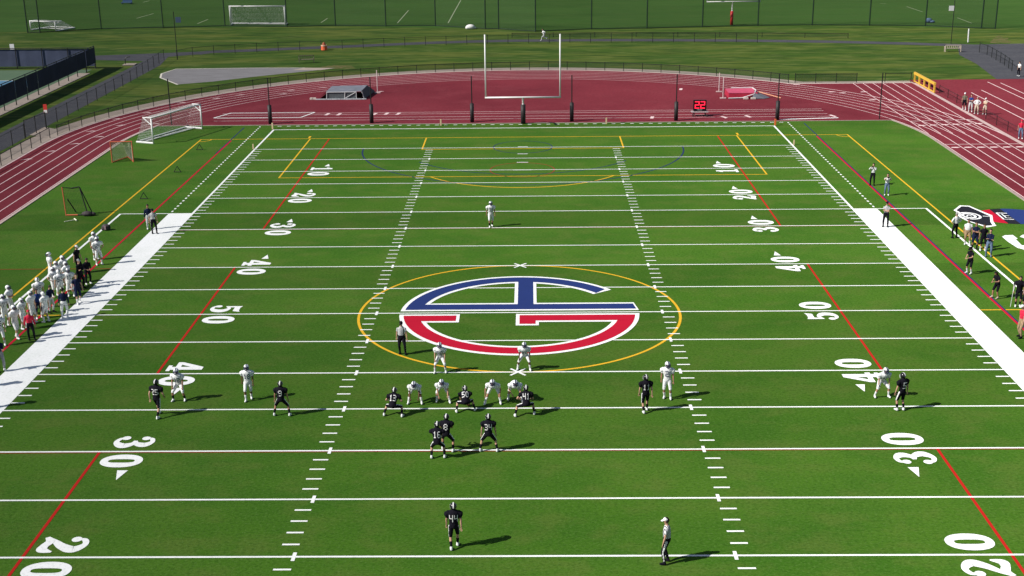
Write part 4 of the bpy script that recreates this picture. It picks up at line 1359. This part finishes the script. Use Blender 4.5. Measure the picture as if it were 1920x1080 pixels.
    for hand, d, side, nn, s in info['hands']:
        for q_, ln in ((-1.0, .060), (-.33, .072), (.33, .068), (1.0, .052)):
            a_ = hand + d * .085 + side * q_ * .030
            b2 = a_ + d * ln * .55 - nn * .012
            c2 = b2 + d * ln * .35 - nn * .026
            fg.tube(a_, b2, .0105, .0095, 4).tube(b2, c2, .0095, .007, 4)
        a_ = hand + d * .03 + side * .034 * (-s)
        b2 = a_ + d * .035 + side * .028 * (-s)
        fg.tube(a_, b2, .012, .010, 4).tube(b2, b2 + d * .03 - nn * .01, .010, .008, 4)
    CACHE[key] = (co, no, faces, lab, fg, fc, info)
    return CACHE[key]


def garment(geo, labels, off, name, mats, parent, pick=None, hem=True):
    """a shell over the body faces carrying these labels, closed to the body along its hems"""
    co, no, faces, lab, fg, fc, info = geo
    idx = [i for i, l_ in enumerate(lab) if l_ in labels]
    if not idx:
        return None
    vm = {}
    vs_, fs_, mi = [], [], []
    edges = {}
    for i in idx:
        f_ = faces[i]
        for v_ in f_:
            if v_ not in vm:
                vm[v_] = len(vs_)
                vs_.append(tuple(co[v_] + no[v_] * off))
        fs_.append(tuple(vm[v_] for v_ in f_))
        mi.append(pick(fc[i], info) if pick else 0)
        for a_, b_ in zip(f_, f_[1:] + f_[:1]):
            e_ = (min(a_, b_), max(a_, b_))
            edges[e_] = None if e_ in edges else (a_, b_, mi[-1])
    base = {}
    for e_ in edges.values():
        if e_ is None:
            continue
        a_, b_, m_ = e_
        for v_ in (a_, b_):
            if v_ not in base:
                base[v_] = len(vs_)
                vs_.append(tuple(co[v_] - no[v_] * .006))
        fs_.append((vm[b_], vm[a_], base[a_], base[b_]))
        mi.append(m_)
    me = bpy.data.meshes.new(name)
    me.from_pydata(vs_, [], fs_)
    for m_ in mats:
        me.materials.append(m_)
    me.polygons.foreach_set('material_index', mi)
    me.polygons.foreach_set('use_smooth', [True] * len(fs_))
    me.update()
    return link(name, me, parent), (vs_, fs_)


FONT = {'0': '.###.#...##...##...##...##...#.###.', '1': '..#...##....#....#....#....#...###.', '2': '####.....#....#.###.#....#....#####', '3': '####.....#....#.###.....#....#####.',
        '4': '#...##...##...######....#....#....#', '5': '######....#....####.....#....#####.', '6': '.####....#....####.#...##...#.###.', '8': '.###.#...##...#.###.#...##...#.###.',
        '9': '.###.#...##...#.####....#....#.###.', '7': '#####....#...#....#...#....#....#..'}
FONT['6'] = '.###.#....#....####.#...##...#.###.'
FONT['3'] = '####.....#....#.###.....#....#####.'
FONT['2'] = '####.....#....#.###.#....#....#####'


def number(txt, geo, jersey, m, parent, front, size=0.30, rise=.30):
    info = geo[6]
    bv = BVHTree.FromPolygons(jersey[0], jersey[1])
    n_ = Vector(info['fw'] if front else -info['fw'])
    up_ = Vector(info['up'])
    rt_ = Vector((-1, 0, 0)) if front else Vector((1, 0, 0))
    c_ = Vector(info['pel']) + up_ * rise
    ch_, cw = size / 7, size / 7 * (0.66 if len(txt) > 1 else 0.85)
    tot = len(txt) * 5 + (len(txt) - 1) * 1.5

    def hit(x, y):
        o_ = c_ + n_ * .6 + rt_ * x + up_ * y
        h_ = bv.ray_cast(o_, -n_)
        return (h_[0] + n_ * .007) if h_[0] is not None else None
    for k, ch in enumerate(txt):
        mb = MB()
        x0 = (-tot / 2 + k * 6.5) * cw
        grid = {}
        for j in range(7):
            for i in range(5):
                if FONT[ch][j * 5 + i] != '#':
                    continue
                ks = [(i, j + 1), (i + 1, j + 1), (i + 1, j), (i, j)]
                for a_, b_ in ks:
                    if (a_, b_) not in grid:
                        h_ = hit(x0 + a_ * cw, (3.5 - b_) * ch_)
                        grid[a_, b_] = None if h_ is None else len(mb.v)
                        if h_ is not None:
                            mb.v.append(tuple(h_))
                q_ = [grid[p_] for p_ in ks]
                if None not in q_:
                    mb.f.append(tuple(q_))
        if mb.f:
            mb.build('jersey_digit', m, parent)


def helmet_meshes(shell, stripe, mask):
    key = ('helmet', shell.name)
    if key in CACHE:
        return CACHE[key]
    mb = MB()
    N, M_ = 20, 12
    rx_, ry_, rz_ = .128, .152, .140
    vs_, keep = [], []
    for j in range(M_ + 1):
        p_ = -math.pi / 2 + math.pi * j / M_
        for i in range(N):
            t = 2 * math.pi * i / N
            vs_.append((rx_ * math.cos(p_) * math.cos(t), ry_ * math.cos(p_) * math.sin(t), rz_ * math.sin(p_)))
    for j in range(M_):
        for i in range(N):
            q_ = (j * N + i, j * N + (i + 1) % N, (j + 1) * N + (i + 1) % N, (j + 1) * N + i)
            c_ = np.mean([vs_[k] for k in q_], 0)
            opening = c_[1] > .055 and -.5 < c_[2] < .045
            bottom = c_[2] < -.105
            if not opening and not bottom:
                keep.append(q_)
    mb.add(vs_, keep)
    # inner wall and rim
    inner = [tuple(np.array(v_) * .93) for v_ in vs_]
    o_ = len(mb.v)
    mb.v += inner
    cnt = {}
    for q_ in keep:
        mb.f.append(tuple(k + o_ for k in q_[::-1]))
        for a_, b_ in zip(q_, q_[1:] + q_[:1]):
            e_ = (min(a_, b_), max(a_, b_))
            cnt[e_] = None if e_ in cnt else (a_, b_)
    for e_ in cnt.values():
        if e_:
            mb.f.append((e_[1], e_[0], e_[0] + o_, e_[1] + o_))
    hm = mb.mesh('helmet', shell, True)
    sp = MB()
    A = np.linspace(R(25), R(190), 14)
    rows = [(-.022, 1.02), (.022, 1.02)]
    pv = []
    for t in A:
        for x, k in rows:
            pv.append((x, ry_ * k * math.cos(t), rz_ * k * math.sin(t)))
    sp.add(pv, [(2 * i, 2 * i + 1, 2 * i + 3, 2 * i + 2) for i in range(len(A) - 1)])
    sm_ = sp.mesh('helmet_stripe', stripe, True)
    fm = MB()
    for z_, k in ((.035, .95), (-.015, 1.1), (-.065, 1.12), (-.105, 1.0)):
        fm.path([(.125 * math.cos(t), .02 + .155 * k * math.sin(t), z_) for t in np.linspace(R(12), R(168), 8)], .011, n=5)
    for x in (-.05, .05):
        fm.path([(x, .155, .04), (x, .178, -.03), (x, .16, -.11)], .010, n=5)
    fm_ = fm.mesh('facemask', mask, True)
    CACHE[key] = (hm, sm_, fm_)
    return CACHE[key]


def cap_mesh(m):
    key = ('cap', m.name)
    if key not in CACHE:
        mb = MB()
        N, M_ = 16, 5
        vs_ = []
        for j in range(M_ + 1):
            p_ = R(2) + R(88) * j / M_
            for i in range(N):
                t = 2 * math.pi * i / N
                vs_.append((.094 * math.cos(p_) * math.cos(t), .114 * math.cos(p_) * math.sin(t), .035 + .105 * math.sin(p_)))
        mb.add(vs_, [(j * N + i, j * N + (i + 1) % N, (j + 1) * N + (i + 1) % N, (j + 1) * N + i) for j in range(M_) for i in range(N)])
        br = [(.085 * math.cos(t), .09 + .11 * math.sin(t), .040 - .02 * math.sin(t)) for t in np.linspace(0, math.pi, 9)]
        mb.add(br + [(x, y, z_ - .012) for x, y, z_ in br], [tuple(range(9)), tuple(range(9, 18))[::-1]] + [(i, i + 9, i + 10, i + 1) for i in range(8)])
        CACHE[key] = mb.mesh('cap', m, True)
    return CACHE[key]


def hair_mesh(m, long=False):
    key = ('hair', m.name, long)
    if key not in CACHE:
        mb = MB()
        N, M_ = 16, 9
        vs_ = []
        for j in range(M_ + 1):
            p_ = R(-60 if not long else -75) + R(150 if not long else 165) * j / M_
            for i in range(N):
                t = 2 * math.pi * i / N
                w_ = 1 + .05 * math.sin(5 * t + j)
                z_ = .02 + .122 * math.sin(p_)
                if long and z_ < -.02:
                    z_ = z_ * 2.2
                    w_ *= 1.12
                vs_.append((.092 * w_ * max(math.cos(p_), .35 if long else 0.05) * math.cos(t), -.012 + .112 * w_ * max(math.cos(p_), .35 if long else .05) * math.sin(t), z_))
        fs_ = []
        for j in range(M_):
            for i in range(N):
                q_ = (j * N + i, j * N + (i + 1) % N, (j + 1) * N + (i + 1) % N, (j + 1) * N + i)
                c_ = np.mean([vs_[k] for k in q_], 0)
                if c_[1] > .03 and c_[2] < .075:
                    continue
                fs_.append(q_)
        fs_.append(tuple(range(M_ * N, (M_ + 1) * N)))
        mb.add(vs_, fs_)
        CACHE[key] = mb.mesh('hair', m, True)
    return CACHE[key]


def eyes_mesh():
    if 'eyes' not in CACHE:
        mb = MB()
        for s in (-1, 1):
            mb.ball((s * .032, .089, .012), .013, .010, .009, 6, 4)
        CACHE['eyes'] = mb.mesh('eyes', mat('eye_dark', (.02, .015, .012), .3))
    return CACHE['eyes']


def striped(name, scale_):
    """vertical black and white official's stripes across the body"""
    if name in MATS:
        return MATS[name]
    m = bpy.data.materials.new(name)
    m.use_nodes = True
    t = m.node_tree
    b_ = t.nodes['Principled BSDF']
    b_.inputs['Roughness'].default_value = 0.8
    tc = t.nodes.new('ShaderNodeTexCoord')
    wv = t.nodes.new('ShaderNodeTexWave')
    wv.wave_type, wv.bands_direction = 'BANDS', 'X'
    wv.inputs['Scale'].default_value = scale_
    mp = t.nodes.new('ShaderNodeMapping')
    mp.inputs['Rotation'].default_value = (0, 0, R(38))
    t.links.new(tc.outputs['Object'], mp.inputs[0])
    t.links.new(mp.outputs[0], wv.inputs['Vector'])
    rp = t.nodes.new('ShaderNodeValToRGB')
    rp.color_ramp.interpolation = 'CONSTANT'
    rp.color_ramp.elements[0].color = (.03, .03, .045, 1)
    rp.color_ramp.elements[1].color = (.78, .78, .80, 1)
    rp.color_ramp.elements[1].position = 0.42
    t.links.new(wv.outputs['Color'], rp.inputs[0])
    t.links.new(rp.outputs[0], b_.inputs['Base Color'])
    MATS[name] = m
    return m


def cloth(name, col):
    return mat('cloth_' + name, col, 0.9, var=0.22, scale=9, bump=0.9, bscale=13, spec=0.06)


K = cloth('black', (.011, .010, .016))
W = cloth('white', (.78, .79, .80))
NV = cloth('navy', (.014, .020, .055))
BL = cloth('royal', (.025, .055, .22))
GR = cloth('grey', (.26, .27, .29))
LG = cloth('pale_grey', (.56, .57, .58))
RD = cloth('red', (.62, .03, .07))
KH = cloth('khaki', (.36, .25, .15))
JN = cloth('denim', (.13, .19, .30))
SAND = cloth('sand', (.58, .48, .38))
OLIVE = cloth('olive', (.16, .15, .11))
STR = striped('official_stripes', 6.5)
SK = [mat('skin_light', (.52, .30, .21), .55, var=.08, scale=8), mat('skin_tan', (.38, .20, .13), .55, var=.08, scale=8), mat('skin_dark', (.14, .07, .045), .5, var=.08, scale=8)]
HK, HW = mat('helmet_black', (.014, .014, .018), .22, spec=.6), mat('helmet_white', (.80, .81, .82), .25, spec=.6)
MK, MNV, MSV = mat('mask_black', (.03, .03, .035), .4), mat('mask_navy', (.02, .03, .09), .4), mat('silver_trim', (.62, .64, .66), .3)
HAIRD, HAIRB, HAIRG = mat('hair_dark', (.018, .013, .010), .6), mat('hair_brown', (.07, .04, .02), .6), mat('hair_grey', (.32, .31, .30), .6)
NUMW, NUMN = mat('number_white', (.80, .80, .80), .7), mat('number_navy', (.03, .04, .12), .7)


def side_pick(c_, info):
    """1 on a narrow band down the outside of each leg"""
    best = None
    for hip, knee, ank, s in info['legs']:
        for a_, b_ in ((hip, knee), (knee, ank)):
            d = b_ - a_
            t = min(max(np.dot(c_ - a_, d) / np.dot(d, d), 0), 1)
            r_ = c_ - (a_ + d * t)
            q_ = np.linalg.norm(r_)
            if best is None or q_ < best[0]:
                n_ = d / np.linalg.norm(d)
                fwd = V(0.12 * s, 1, 0)
                out = np.cross(n_, fwd) * -s * -1
                out /= np.linalg.norm(out)
                out = out if out[0] * s > 0 else -out
                best = (q_, np.dot(r_, out) / max(q_, 1e-6), c_[2] < info['pel'][2] + .02)
    return 1 if best[1] > .945 and best[2] else 0


def person(label, u, v, yaw, pose, kit, num=None, h=1.83, skin=0, group=None, pos=None, head=None, bulk=1.0, **kw):
    """kit: 'black', 'white', 'ref' or a dict of garments"""
    pads = kit in ('black', 'white')
    geo = body_geo(pose, pads, bulk)
    co, no, faces, lab, fg, fc, info = geo
    key = ('bodymesh', pose, pads, bulk, skin)
    if key not in CACHE:
        mb = MB()
        mb.add([tuple(x) for x in co], faces)
        mb.add(fg.v, fg.f)
        CACHE[key] = mb.mesh('person', SK[skin], True)
    loc = pos if pos is not None else at(u, v)
    o_ = link('person', CACHE[key], None, (loc[0], loc[1], 0.012))
    o_.rotation_euler = (0, 0, R(yaw))
    s_ = h / 1.88
    o_.scale = (s_, s_, s_)
    tag(o_, label, 'person', group)
    if kit == 'black':
        D = dict(jersey=K, pants=K, sock=kw.get('sock', K), shoe=W, stripe=W, numc=NUMW, glove=kw.get('glove'))
    elif kit == 'white':
        D = dict(jersey=W, pants=W, sock=kw.get('sock', W), shoe=W, numc=NUMN, glove=kw.get('glove'))
    elif kit == 'ref':
        D = dict(jersey=STR, pants=K, calf=K, sock=K, shoe=K, stripe=W)
    else:
        D = kit
    jl = {'jersey', 'sleeve'} | ({'uarm', 'farm'} if D.get('long') else set())

    def cached(gname, labels, off_, mats_, pick=None):
        k_ = (gname, pose, pads, bulk, tuple(sorted(labels)), tuple(m_.name for m_ in mats_))
        if k_ in CACHE:
            if CACHE[k_] is None:
                return None
            link(gname, CACHE[k_][0], o_)
            return CACHE[k_][1]
        r_ = garment(geo, labels, off_, gname, mats_, o_, pick)
        CACHE[k_] = None if r_ is None else (r_[0].data, r_[1])
        return None if r_ is None else r_[1]
    jr = cached('jersey', jl, .014, [D['jersey']])
    pl = {'pants'} | ({'calfL', 'calfR'} if D.get('calf') else set())
    if D.get('calf'):
        pl |= {'sockL', 'sockR'}
    if 'stripe' in D:
        cached('trousers', pl, .012, [D['pants'], D['stripe']], side_pick)
    else:
        cached('trousers', pl, .012, [D['pants']])
    for L_ in 'LR':
        if D.get('sock') and not D.get('calf'):
            cached('sock', {'sock' + L_} | ({'calf' + L_} if kw.get('tall_sock') else set()), .008, [D['sock']])
        cached('shoe', {'shoe' + L_}, .012, [D.get('shoe', W)])
        if D.get('glove'):
            cached('glove', {'hand' + L_}, .006, [D['glove']])
    if num and jr:
        front = kw.get('front', False)
        number(num, geo, jr, D['numc'], o_, front, size=kw.get('nsize', .29), rise=kw.get('nrise', .31))
    hx = Vector(info['head'])
    rot = (-info['hp'], 0, R(kw.get('turn', 0)))

    def on_head(name, me, parent=o_, loc_=None):
        q_ = link(name, me, parent)
        if parent is o_:
            q_.location = hx if loc_ is None else loc_
            q_.rotation_euler = rot
        return q_
    head = head or ('helmet' if pads else 'hair')
    if head == 'helmet':
        ms = helmet_meshes(HK, NUMW, MSV) if kit == 'black' else helmet_meshes(HW, MNV, MNV)
        q_ = on_head('helmet', ms[0])
        link('helmet_stripe', ms[1], q_)
        link('facemask', ms[2], q_)
    elif head.startswith('cap'):
        on_head('cap', cap_mesh({'capk': K, 'capw': W, 'capg': GR, 'capr': RD, 'capn': NV}[head]))
        on_head('hair', hair_mesh(HAIRD))
        on_head('eyes', eyes_mesh())
    elif head == 'hood':
        on_head('hood', hair_mesh(D['jersey'], True))
        on_head('eyes', eyes_mesh())
    elif head != 'bare':
        on_head('hair', hair_mesh({'hair': HAIRD, 'brown': HAIRB, 'grey': HAIRG, 'long': HAIRD, 'red': RD}[head], head == 'long'))
        on_head('eyes', eyes_mesh())
    return o_


# ---- the offence, in black, seen from behind
GB, GW = 'players in black on the field', 'players in white on the field'
person('black clad player number 25 striding at the far left of the line', 297, 781, -12, 'stride', 'black', '25', 1.86, 0, GB)
person('black clad player number 9 with feet wide apart left of the line', 529, 780, 0, 'wide', 'black', '9', 1.80, 1, GB)
person('black clad lineman number 13 squatting leftmost in the line', 738, 780, -10, 'squat', 'black', '13', 1.84, 0, GB)
person('black clad centre number 50 crouched lowest over the ball', 873, 772, 5, 'squat_low', 'black', '50', 1.80, 0, GB, nrise=.33)
person('black clad lineman number 41 squatting rightmost in the line', 986, 779, 2, 'squat_b', 'black', '41', 1.86, 0, GB)
person('black clad player number 11 stepping forward right of the line', 1210, 773, 10, 'walk', 'black', '11', 1.86, 0, GB)
person('black clad receiver number 5 beside a white player at the far right', 1688, 770, 25, 'relaxed', 'black', '5', 1.86, 0, GB, nsize=.33)
person('black clad player number 16 leaning forward in the backfield', 821, 859, 0, 'gather', 'black', '16', 1.86, 0, GB)
person('black clad player number 8 half hidden behind number 16', 838, 845, -8, 'gather_b', 'black', '8', 1.84, 1, GB)
person('black clad player number 34 standing with legs apart in the backfield', 916.5, 847, 0, 'wide', 'black', '34', 1.84, 0, GB)
person('black clad player number 44 walking alone nearest the camera', 852, 1028, 2, 'walk', 'black', '44', 1.86, 0, GB, nsize=.30)
# ball in front of the centre
q = at(878, 761)
bo = tag(MB().ball((0, 0, 0.09), .085, .14, .085, 12, 8).build('football', mat('ball_leather', (.20, .075, .035), .5, bump=.3, bscale=90), smooth=True, loc=(q.x, q.y, .01)), 'brown leather football on the turf in front of the black centre', 'ball')
MB().box(-.008, .008, -.05, .05, .172, .178).build('lacing', NUMW, bo)
# ---- the defence, in white, facing the camera
person('white clad player crouched over the left 40 yard number', 337, 751, 175, 'ready_tall', 'white', '12', 1.84, 1, GW, sock=K, front=True)
person('white clad player walking up left of black number 9', 467, 750, 185, 'walk', 'white', '18', 1.84, 2, GW, front=True)
person('white clad lineman bent over leftmost of the four', 778.5, 757, 178, 'bent', 'white', None, 1.84, 2, GW)
person('white clad lineman bent over second from the left', 830.5, 754.5, 182, 'bent_b', 'white', None, 1.80, 0, GW)
person('white clad lineman bent over just left of black number 41', 924, 758, 176, 'bent_c', 'white', None, 1.90, 1, GW)
person('white clad lineman with a hand down half hidden by black number 41', 966, 752, 184, 'bent_hand', 'white', None, 1.88, 0, GW)
person('white clad player number 2 standing by the right hash marks', 1251, 747.5, 170, 'relaxed', 'white', '2', 1.90, 1, GW, front=True, nsize=.3, turn=25)
person('white clad defender crouched beside black number 5', 1654, 745, 190, 'ready_b', 'white', '4', 1.82, 0, GW, front=True, glove=W)
person('white clad linebacker number 58 crouched under the red emblem arc', 826, 698.5, 178, 'ready_tall', 'white', '58', 1.80, 0, GW, front=True)
person('white clad linebacker number 30 on the emblem nearest the centre', 983.5, 694, 180, 'ready_b', 'white', '30', 1.80, 2, GW, front=True)
person('white clad deep player walking alone on the far half', 920.5, 425.5, 192, 'walk', 'white', '31', 1.88, 1, GW, front=True, sock=K)
# ---- officials
GO = 'officials in striped shirts'
person('striped official with black cap standing left of the red emblem', 755, 664, 180, 'relaxed', 'ref', None, 1.84, 0, GO, head='capk', bulk=1.15)
person('striped official with white cap nearest the camera', 1249, 1056, 78, 'relaxed', 'ref', None, 1.84, 0, GO, head='capw', bulk=1.15)
person('striped official standing on the left white sideline band', 290, 438, 200, 'relaxed', 'ref', None, 1.82, 0, GO, head='capk')
person('striped official in black trousers on the right white band', 1660, 425.5, 160, 'folded', 'ref', None, 1.82, 0, GO, head='capk')
# ---- left sideline
GL_ = 'team along the left sideline'
person('man in dark jacket and pale trousers behind the left official', 281, 430, 205, 'relaxed', dict(jersey=NV, pants=LG, calf=1, shoe=W, long=1), None, 1.84, 1, head='hair')
wl = [  # u, v, yaw, pose, kit, num, h, skin, head, label
    (186.5, 496.5, 215, 'hips', 'white', '24', 1.86, 1, None, 'white clad player with hands on hips at the head of the left sideline'),
    (180, 487, 230, 'stand', 'white', None, 1.88, 1, None, 'white clad player hidden behind the hands on hips player'),
    (148, 512, 250, 'relaxed', dict(jersey=K, pants=K, calf=1, shoe=K), None, 1.86, 0, 'capw', 'man in black with a white cap on the left sideline'),
    (166, 533, 220, 'clipboard', dict(jersey=K, pants=K, calf=1, shoe=W, long=1), None, 1.74, 1, 'hair', 'short man all in black by the end of the left red line'),
    (153, 541, 240, 'folded', dict(jersey=K, pants=K, calf=1, shoe=K, long=1), None, 1.88, 0, 'capg', 'man in black jacket with a grey cap on the left sideline'),
    (98, 527, 120, 'stand', 'white', None, 1.86, 0, None, 'white clad player standing apart on the yellow line'),
    (122, 533, 245, 'relaxed', 'white', '74', 1.86, 0, None, 'white clad player with navy number just right of the yellow line'),
    (110, 543, 235, 'stand', 'white', None, 1.80, 0, None, 'white clad player wedged behind number 52'),
    (116, 562, 40, 'stand', 'white', '52', 1.86, 0, None, 'white clad player number 52 with his back turned'),
    (134, 556, 200, 'relaxed', 'white', '11', 1.80, 1, None, 'white clad player between number 52 and the navy coaches'),
    (148, 569, 215, 'walk', dict(jersey=NV, pants=NV, shoe=W, sock=W), None, 1.86, 0, 'hair', 'man in navy shirt and shorts stepping onto the left white band'),
    (122.5, 597, 15, 'relaxed', dict(jersey=NV, pants=W, calf=1, shoe=W, long=1), None, 1.82, 0, 'hair', 'man in navy jacket and white trousers on the edge of the white band'),
    (97, 586, 235, 'clipboard', dict(jersey=NV, pants=LG, calf=1, shoe=K, long=1), None, 1.70, 0, 'hair', 'small man in navy top and grey trousers looking at a tablet'),
    (76, 578, 30, 'relaxed', 'white', '88', 1.86, 0, None, 'white clad player number 88 beyond the team box line'),
    (74, 597, 225, 'hips', dict(jersey=BL, pants=NV, shoe=W, sock=W), None, 1.76, 1, 'hair', 'person in royal blue shirt and dark shorts on the left sideline'),
    (63, 606, 250, 'stand', 'white', None, 1.90, 0, None, 'white clad player between the royal blue shirt and the red jacket'),
    (46, 617, 255, 'relaxed', 'white', '70', 1.84, 0, None, 'white clad player in front of the team box line at the left'),
    (32, 634, 245, 'walk', 'white', None, 1.92, 0, None, 'large white clad player striding beside the red line'),
    (22, 593, 260, 'folded', 'white', None, 1.86, 0, None, 'white clad player on the yellow line with folded arms'),
    (60, 637, 205, 'relaxed', dict(jersey=RD, pants=K, calf=1, shoe=K, long=1), None, 1.72, 1, 'red', 'person in red hooded jacket and black trousers on the left sideline'),
    (104, 556, 240, 'hips', 'white', '61', 1.84, 0, None, 'white clad player with hands on hips left of number 52'),
    (128, 545, 250, 'stand', 'white', None, 1.84, 1, None, 'white clad player in the thick of the group behind number 52'),
    (12, 612, 235, 'stand', 'white', '77', 1.88, 2, None, 'white clad player just inside the left picture edge on the box line'),
    (88, 604, 70, 'relaxed', 'white', None, 1.80, 0, None, 'white clad player with his back to the navy jacketed man'),
    (4, 648, 200, 'relaxed', 'white', '65', 1.86, 0, None, 'white clad player cut by the left edge of the picture'),
    (3, 696, 210, 'folded', dict(jersey=NV, pants=GR, calf=1, shoe=W, long=1), None, 1.88, 0, 'hair', 'man in dark jacket and grey trousers nearest at the left edge'),
]
for u_, v_, yw, ps, kt, nm, h_, sk_, hd_, lb in wl:
    person(lb, u_, v_, yw, ps, kt, nm, h_, sk_, GL_, head=hd_, front=yw > 100)
for x_, y_, lb in ((-26.9, -10.9, 'white clad player just outside the left edge farther up the band'), (-25.3, -13.4, 'white clad player just outside the left edge farther down the band')):
    person(lb, 0, 0, 230, 'relaxed', 'white', None, 1.86, 0, GL_, pos=(x_, y_))
# ---- right sideline
GR_ = 'people along the right sideline'
wr = [
    (1635.5, 347.5, 150, 'camera', dict(jersey=W, pants=K, calf=1, shoe=K, long=1), None, 1.78, 0, 'hair', 'photographer in white top and black trousers on the far right turf'),
    (1662, 366.5, 170, 'camera', dict(jersey=W, pants=JN, calf=1, shoe=W), None, 1.70, 0, 'long', 'photographer with long dark hair and jeans on the far right turf'),
    (1790, 446.5, 20, 'hips', dict(jersey=W, pants=K, calf=1, shoe=K, long=1), None, 1.80, 0, 'grey', 'person in white hooded top and black trousers left of the painted badge group'),
    (1813, 459.5, 165, 'relaxed', dict(jersey=W, pants=KH, shoe=W, sock=W), None, 1.80, 1, 'hair', 'person in white shirt half hidden behind the broad navy shirt'),
    (1826.5, 467, 170, 'folded', dict(jersey=NV, pants=NV, shoe=K, sock=K), None, 1.84, 1, 'hair', 'broad man in navy shirt and navy shorts in the right group'),
    (1842, 470.5, 175, 'relaxed', dict(jersey=K, pants=K, shoe=W, sock=W), None, 1.84, 1, 'hair', 'man in black shirt and black shorts in the right group'),
    (1853, 481, 160, 'folded', dict(jersey=NV, pants=JN, calf=1, shoe=JN, long=1), None, 1.84, 0, 'hair', 'man in navy jacket and blue jeans at the right of the group'),
    (1817.5, 513, 120, 'clipboard', dict(jersey=K, pants=K, sock=W, shoe=W), None, 1.76, 0, 'capk', 'person in black shirt with long white socks on the red line'),
    (1867, 559, 115, 'phone', dict(jersey=K, pants=K, shoe=SAND), None, 1.72, 1, 'long', 'person in black shirt and shorts bowing a dark haired head'),
    (1908, 574, 165, 'crutch', 'black', None, 1.82, 1, 'hair', 'bare headed black clad player leaning on crutches'),
    (1913, 633, 100, 'relaxed', dict(jersey=RD, pants=KH, calf=1, shoe=K), None, 1.86, 0, 'capw', 'man in red shirt and khaki trousers at the right edge'),
    (1923, 580, 120, 'relaxed', 'black', None, 1.84, 1, None, 'helmeted black clad player cut by the right edge'),
]
objs = {}
for u_, v_, yw, ps, kt, nm, h_, sk_, hd_, lb in wr:
    objs[lb] = person(lb, u_, v_, yw, ps, kt, nm, h_, sk_, GR_, head=hd_, bulk=1.25 if 'broad' in lb else 1.0)
mb = MB().box(-.07, .07, -.05, .05, -.05, .05).tube((0, .05, 0), (0, .16, 0), .042, n=10)
cm = mb.mesh('camera', MCASE)
for (u_, v_, yw, h_), lb in zip(((1635.5, 347.5, 150, 1.50), (1662, 366.5, 170, 1.43)), ('small black camera held by the photographer in black trousers', 'small black camera held by the photographer in jeans')):
    q = at(u_, v_)
    o = link('camera', cm, None, (q.x - math.sin(R(yw)) * .30, q.y + math.cos(R(yw)) * .30, h_ + .05))
    o.rotation_euler = (0, 0, R(yw))
    tag(o, lb, 'camera', 'cameras held by photographers')
q = at(1908, 574)
for s, lb in ((-1, 'pale metal crutch under the arm nearer the picture edge'), (1, 'pale metal crutch under the arm nearer the field')):
    o = tag(empty('crutch', (q.x, q.y, 0), R(165)), lb, 'crutch', 'crutches of the injured player')
    MB().tube((s * .42, .30, .02), (s * .36, .24, .85), .016).tube((s * .36, .24, .85), (s * .33, .10, 1.32), .016).tube((s * .36, .24, .85), (s * .27, .16, 1.32), .016).build('shaft', MSV, o)
    MB().tube((s * .36, .10, 1.34), (s * .22, .14, 1.34), .03).build('arm_pad', M_PAD, o)
# ---- spectators beyond the home straight
GS = 'spectators behind the home straight fence'
person('spectator in dark vest and dark shorts leftmost of the four', 1807.5, 206, 150, 'relaxed', dict(jersey=OLIVE, pants=K, shoe=W, sock=W), None, 1.80, 0, GS, head='capw')
person('spectator in blue shirt and white trousers second of the four', 1819, 210, 160, 'folded', dict(jersey=BL, pants=LG, calf=1, shoe=W), None, 1.78, 0, GS, head='brown')
person('spectator in wide white shirt third of the four', 1830.5, 214, 150, 'hips', dict(jersey=W, pants=SAND, calf=1, shoe=W, long=1), None, 1.74, 0, GS, head='grey', bulk=1.2)
person('spectator in cream shirt and sand shorts rightmost of the four', 1846, 215, 140, 'folded', dict(jersey=SAND, pants=SAND, shoe=W), None, 1.70, 0, GS, head='capw')
person('person in red shirt and jeans beside the crimson tent', 1913, 260.5, 160, 'relaxed', dict(jersey=RD, pants=JN, calf=1, shoe=W), None, 1.80, 0, GS, head='capr')
person('runner all in white on the far footpath', 1020, 76, 100, 'run', dict(jersey=W, pants=LG, calf=1, shoe=W, long=1), None, 1.86, 1, head='hair')
person('person in white top and black trousers by the far right drive', 1910, 143, 120, 'relaxed', dict(jersey=W, pants=K, calf=1, shoe=W), None, 1.75, 0, head='hair')
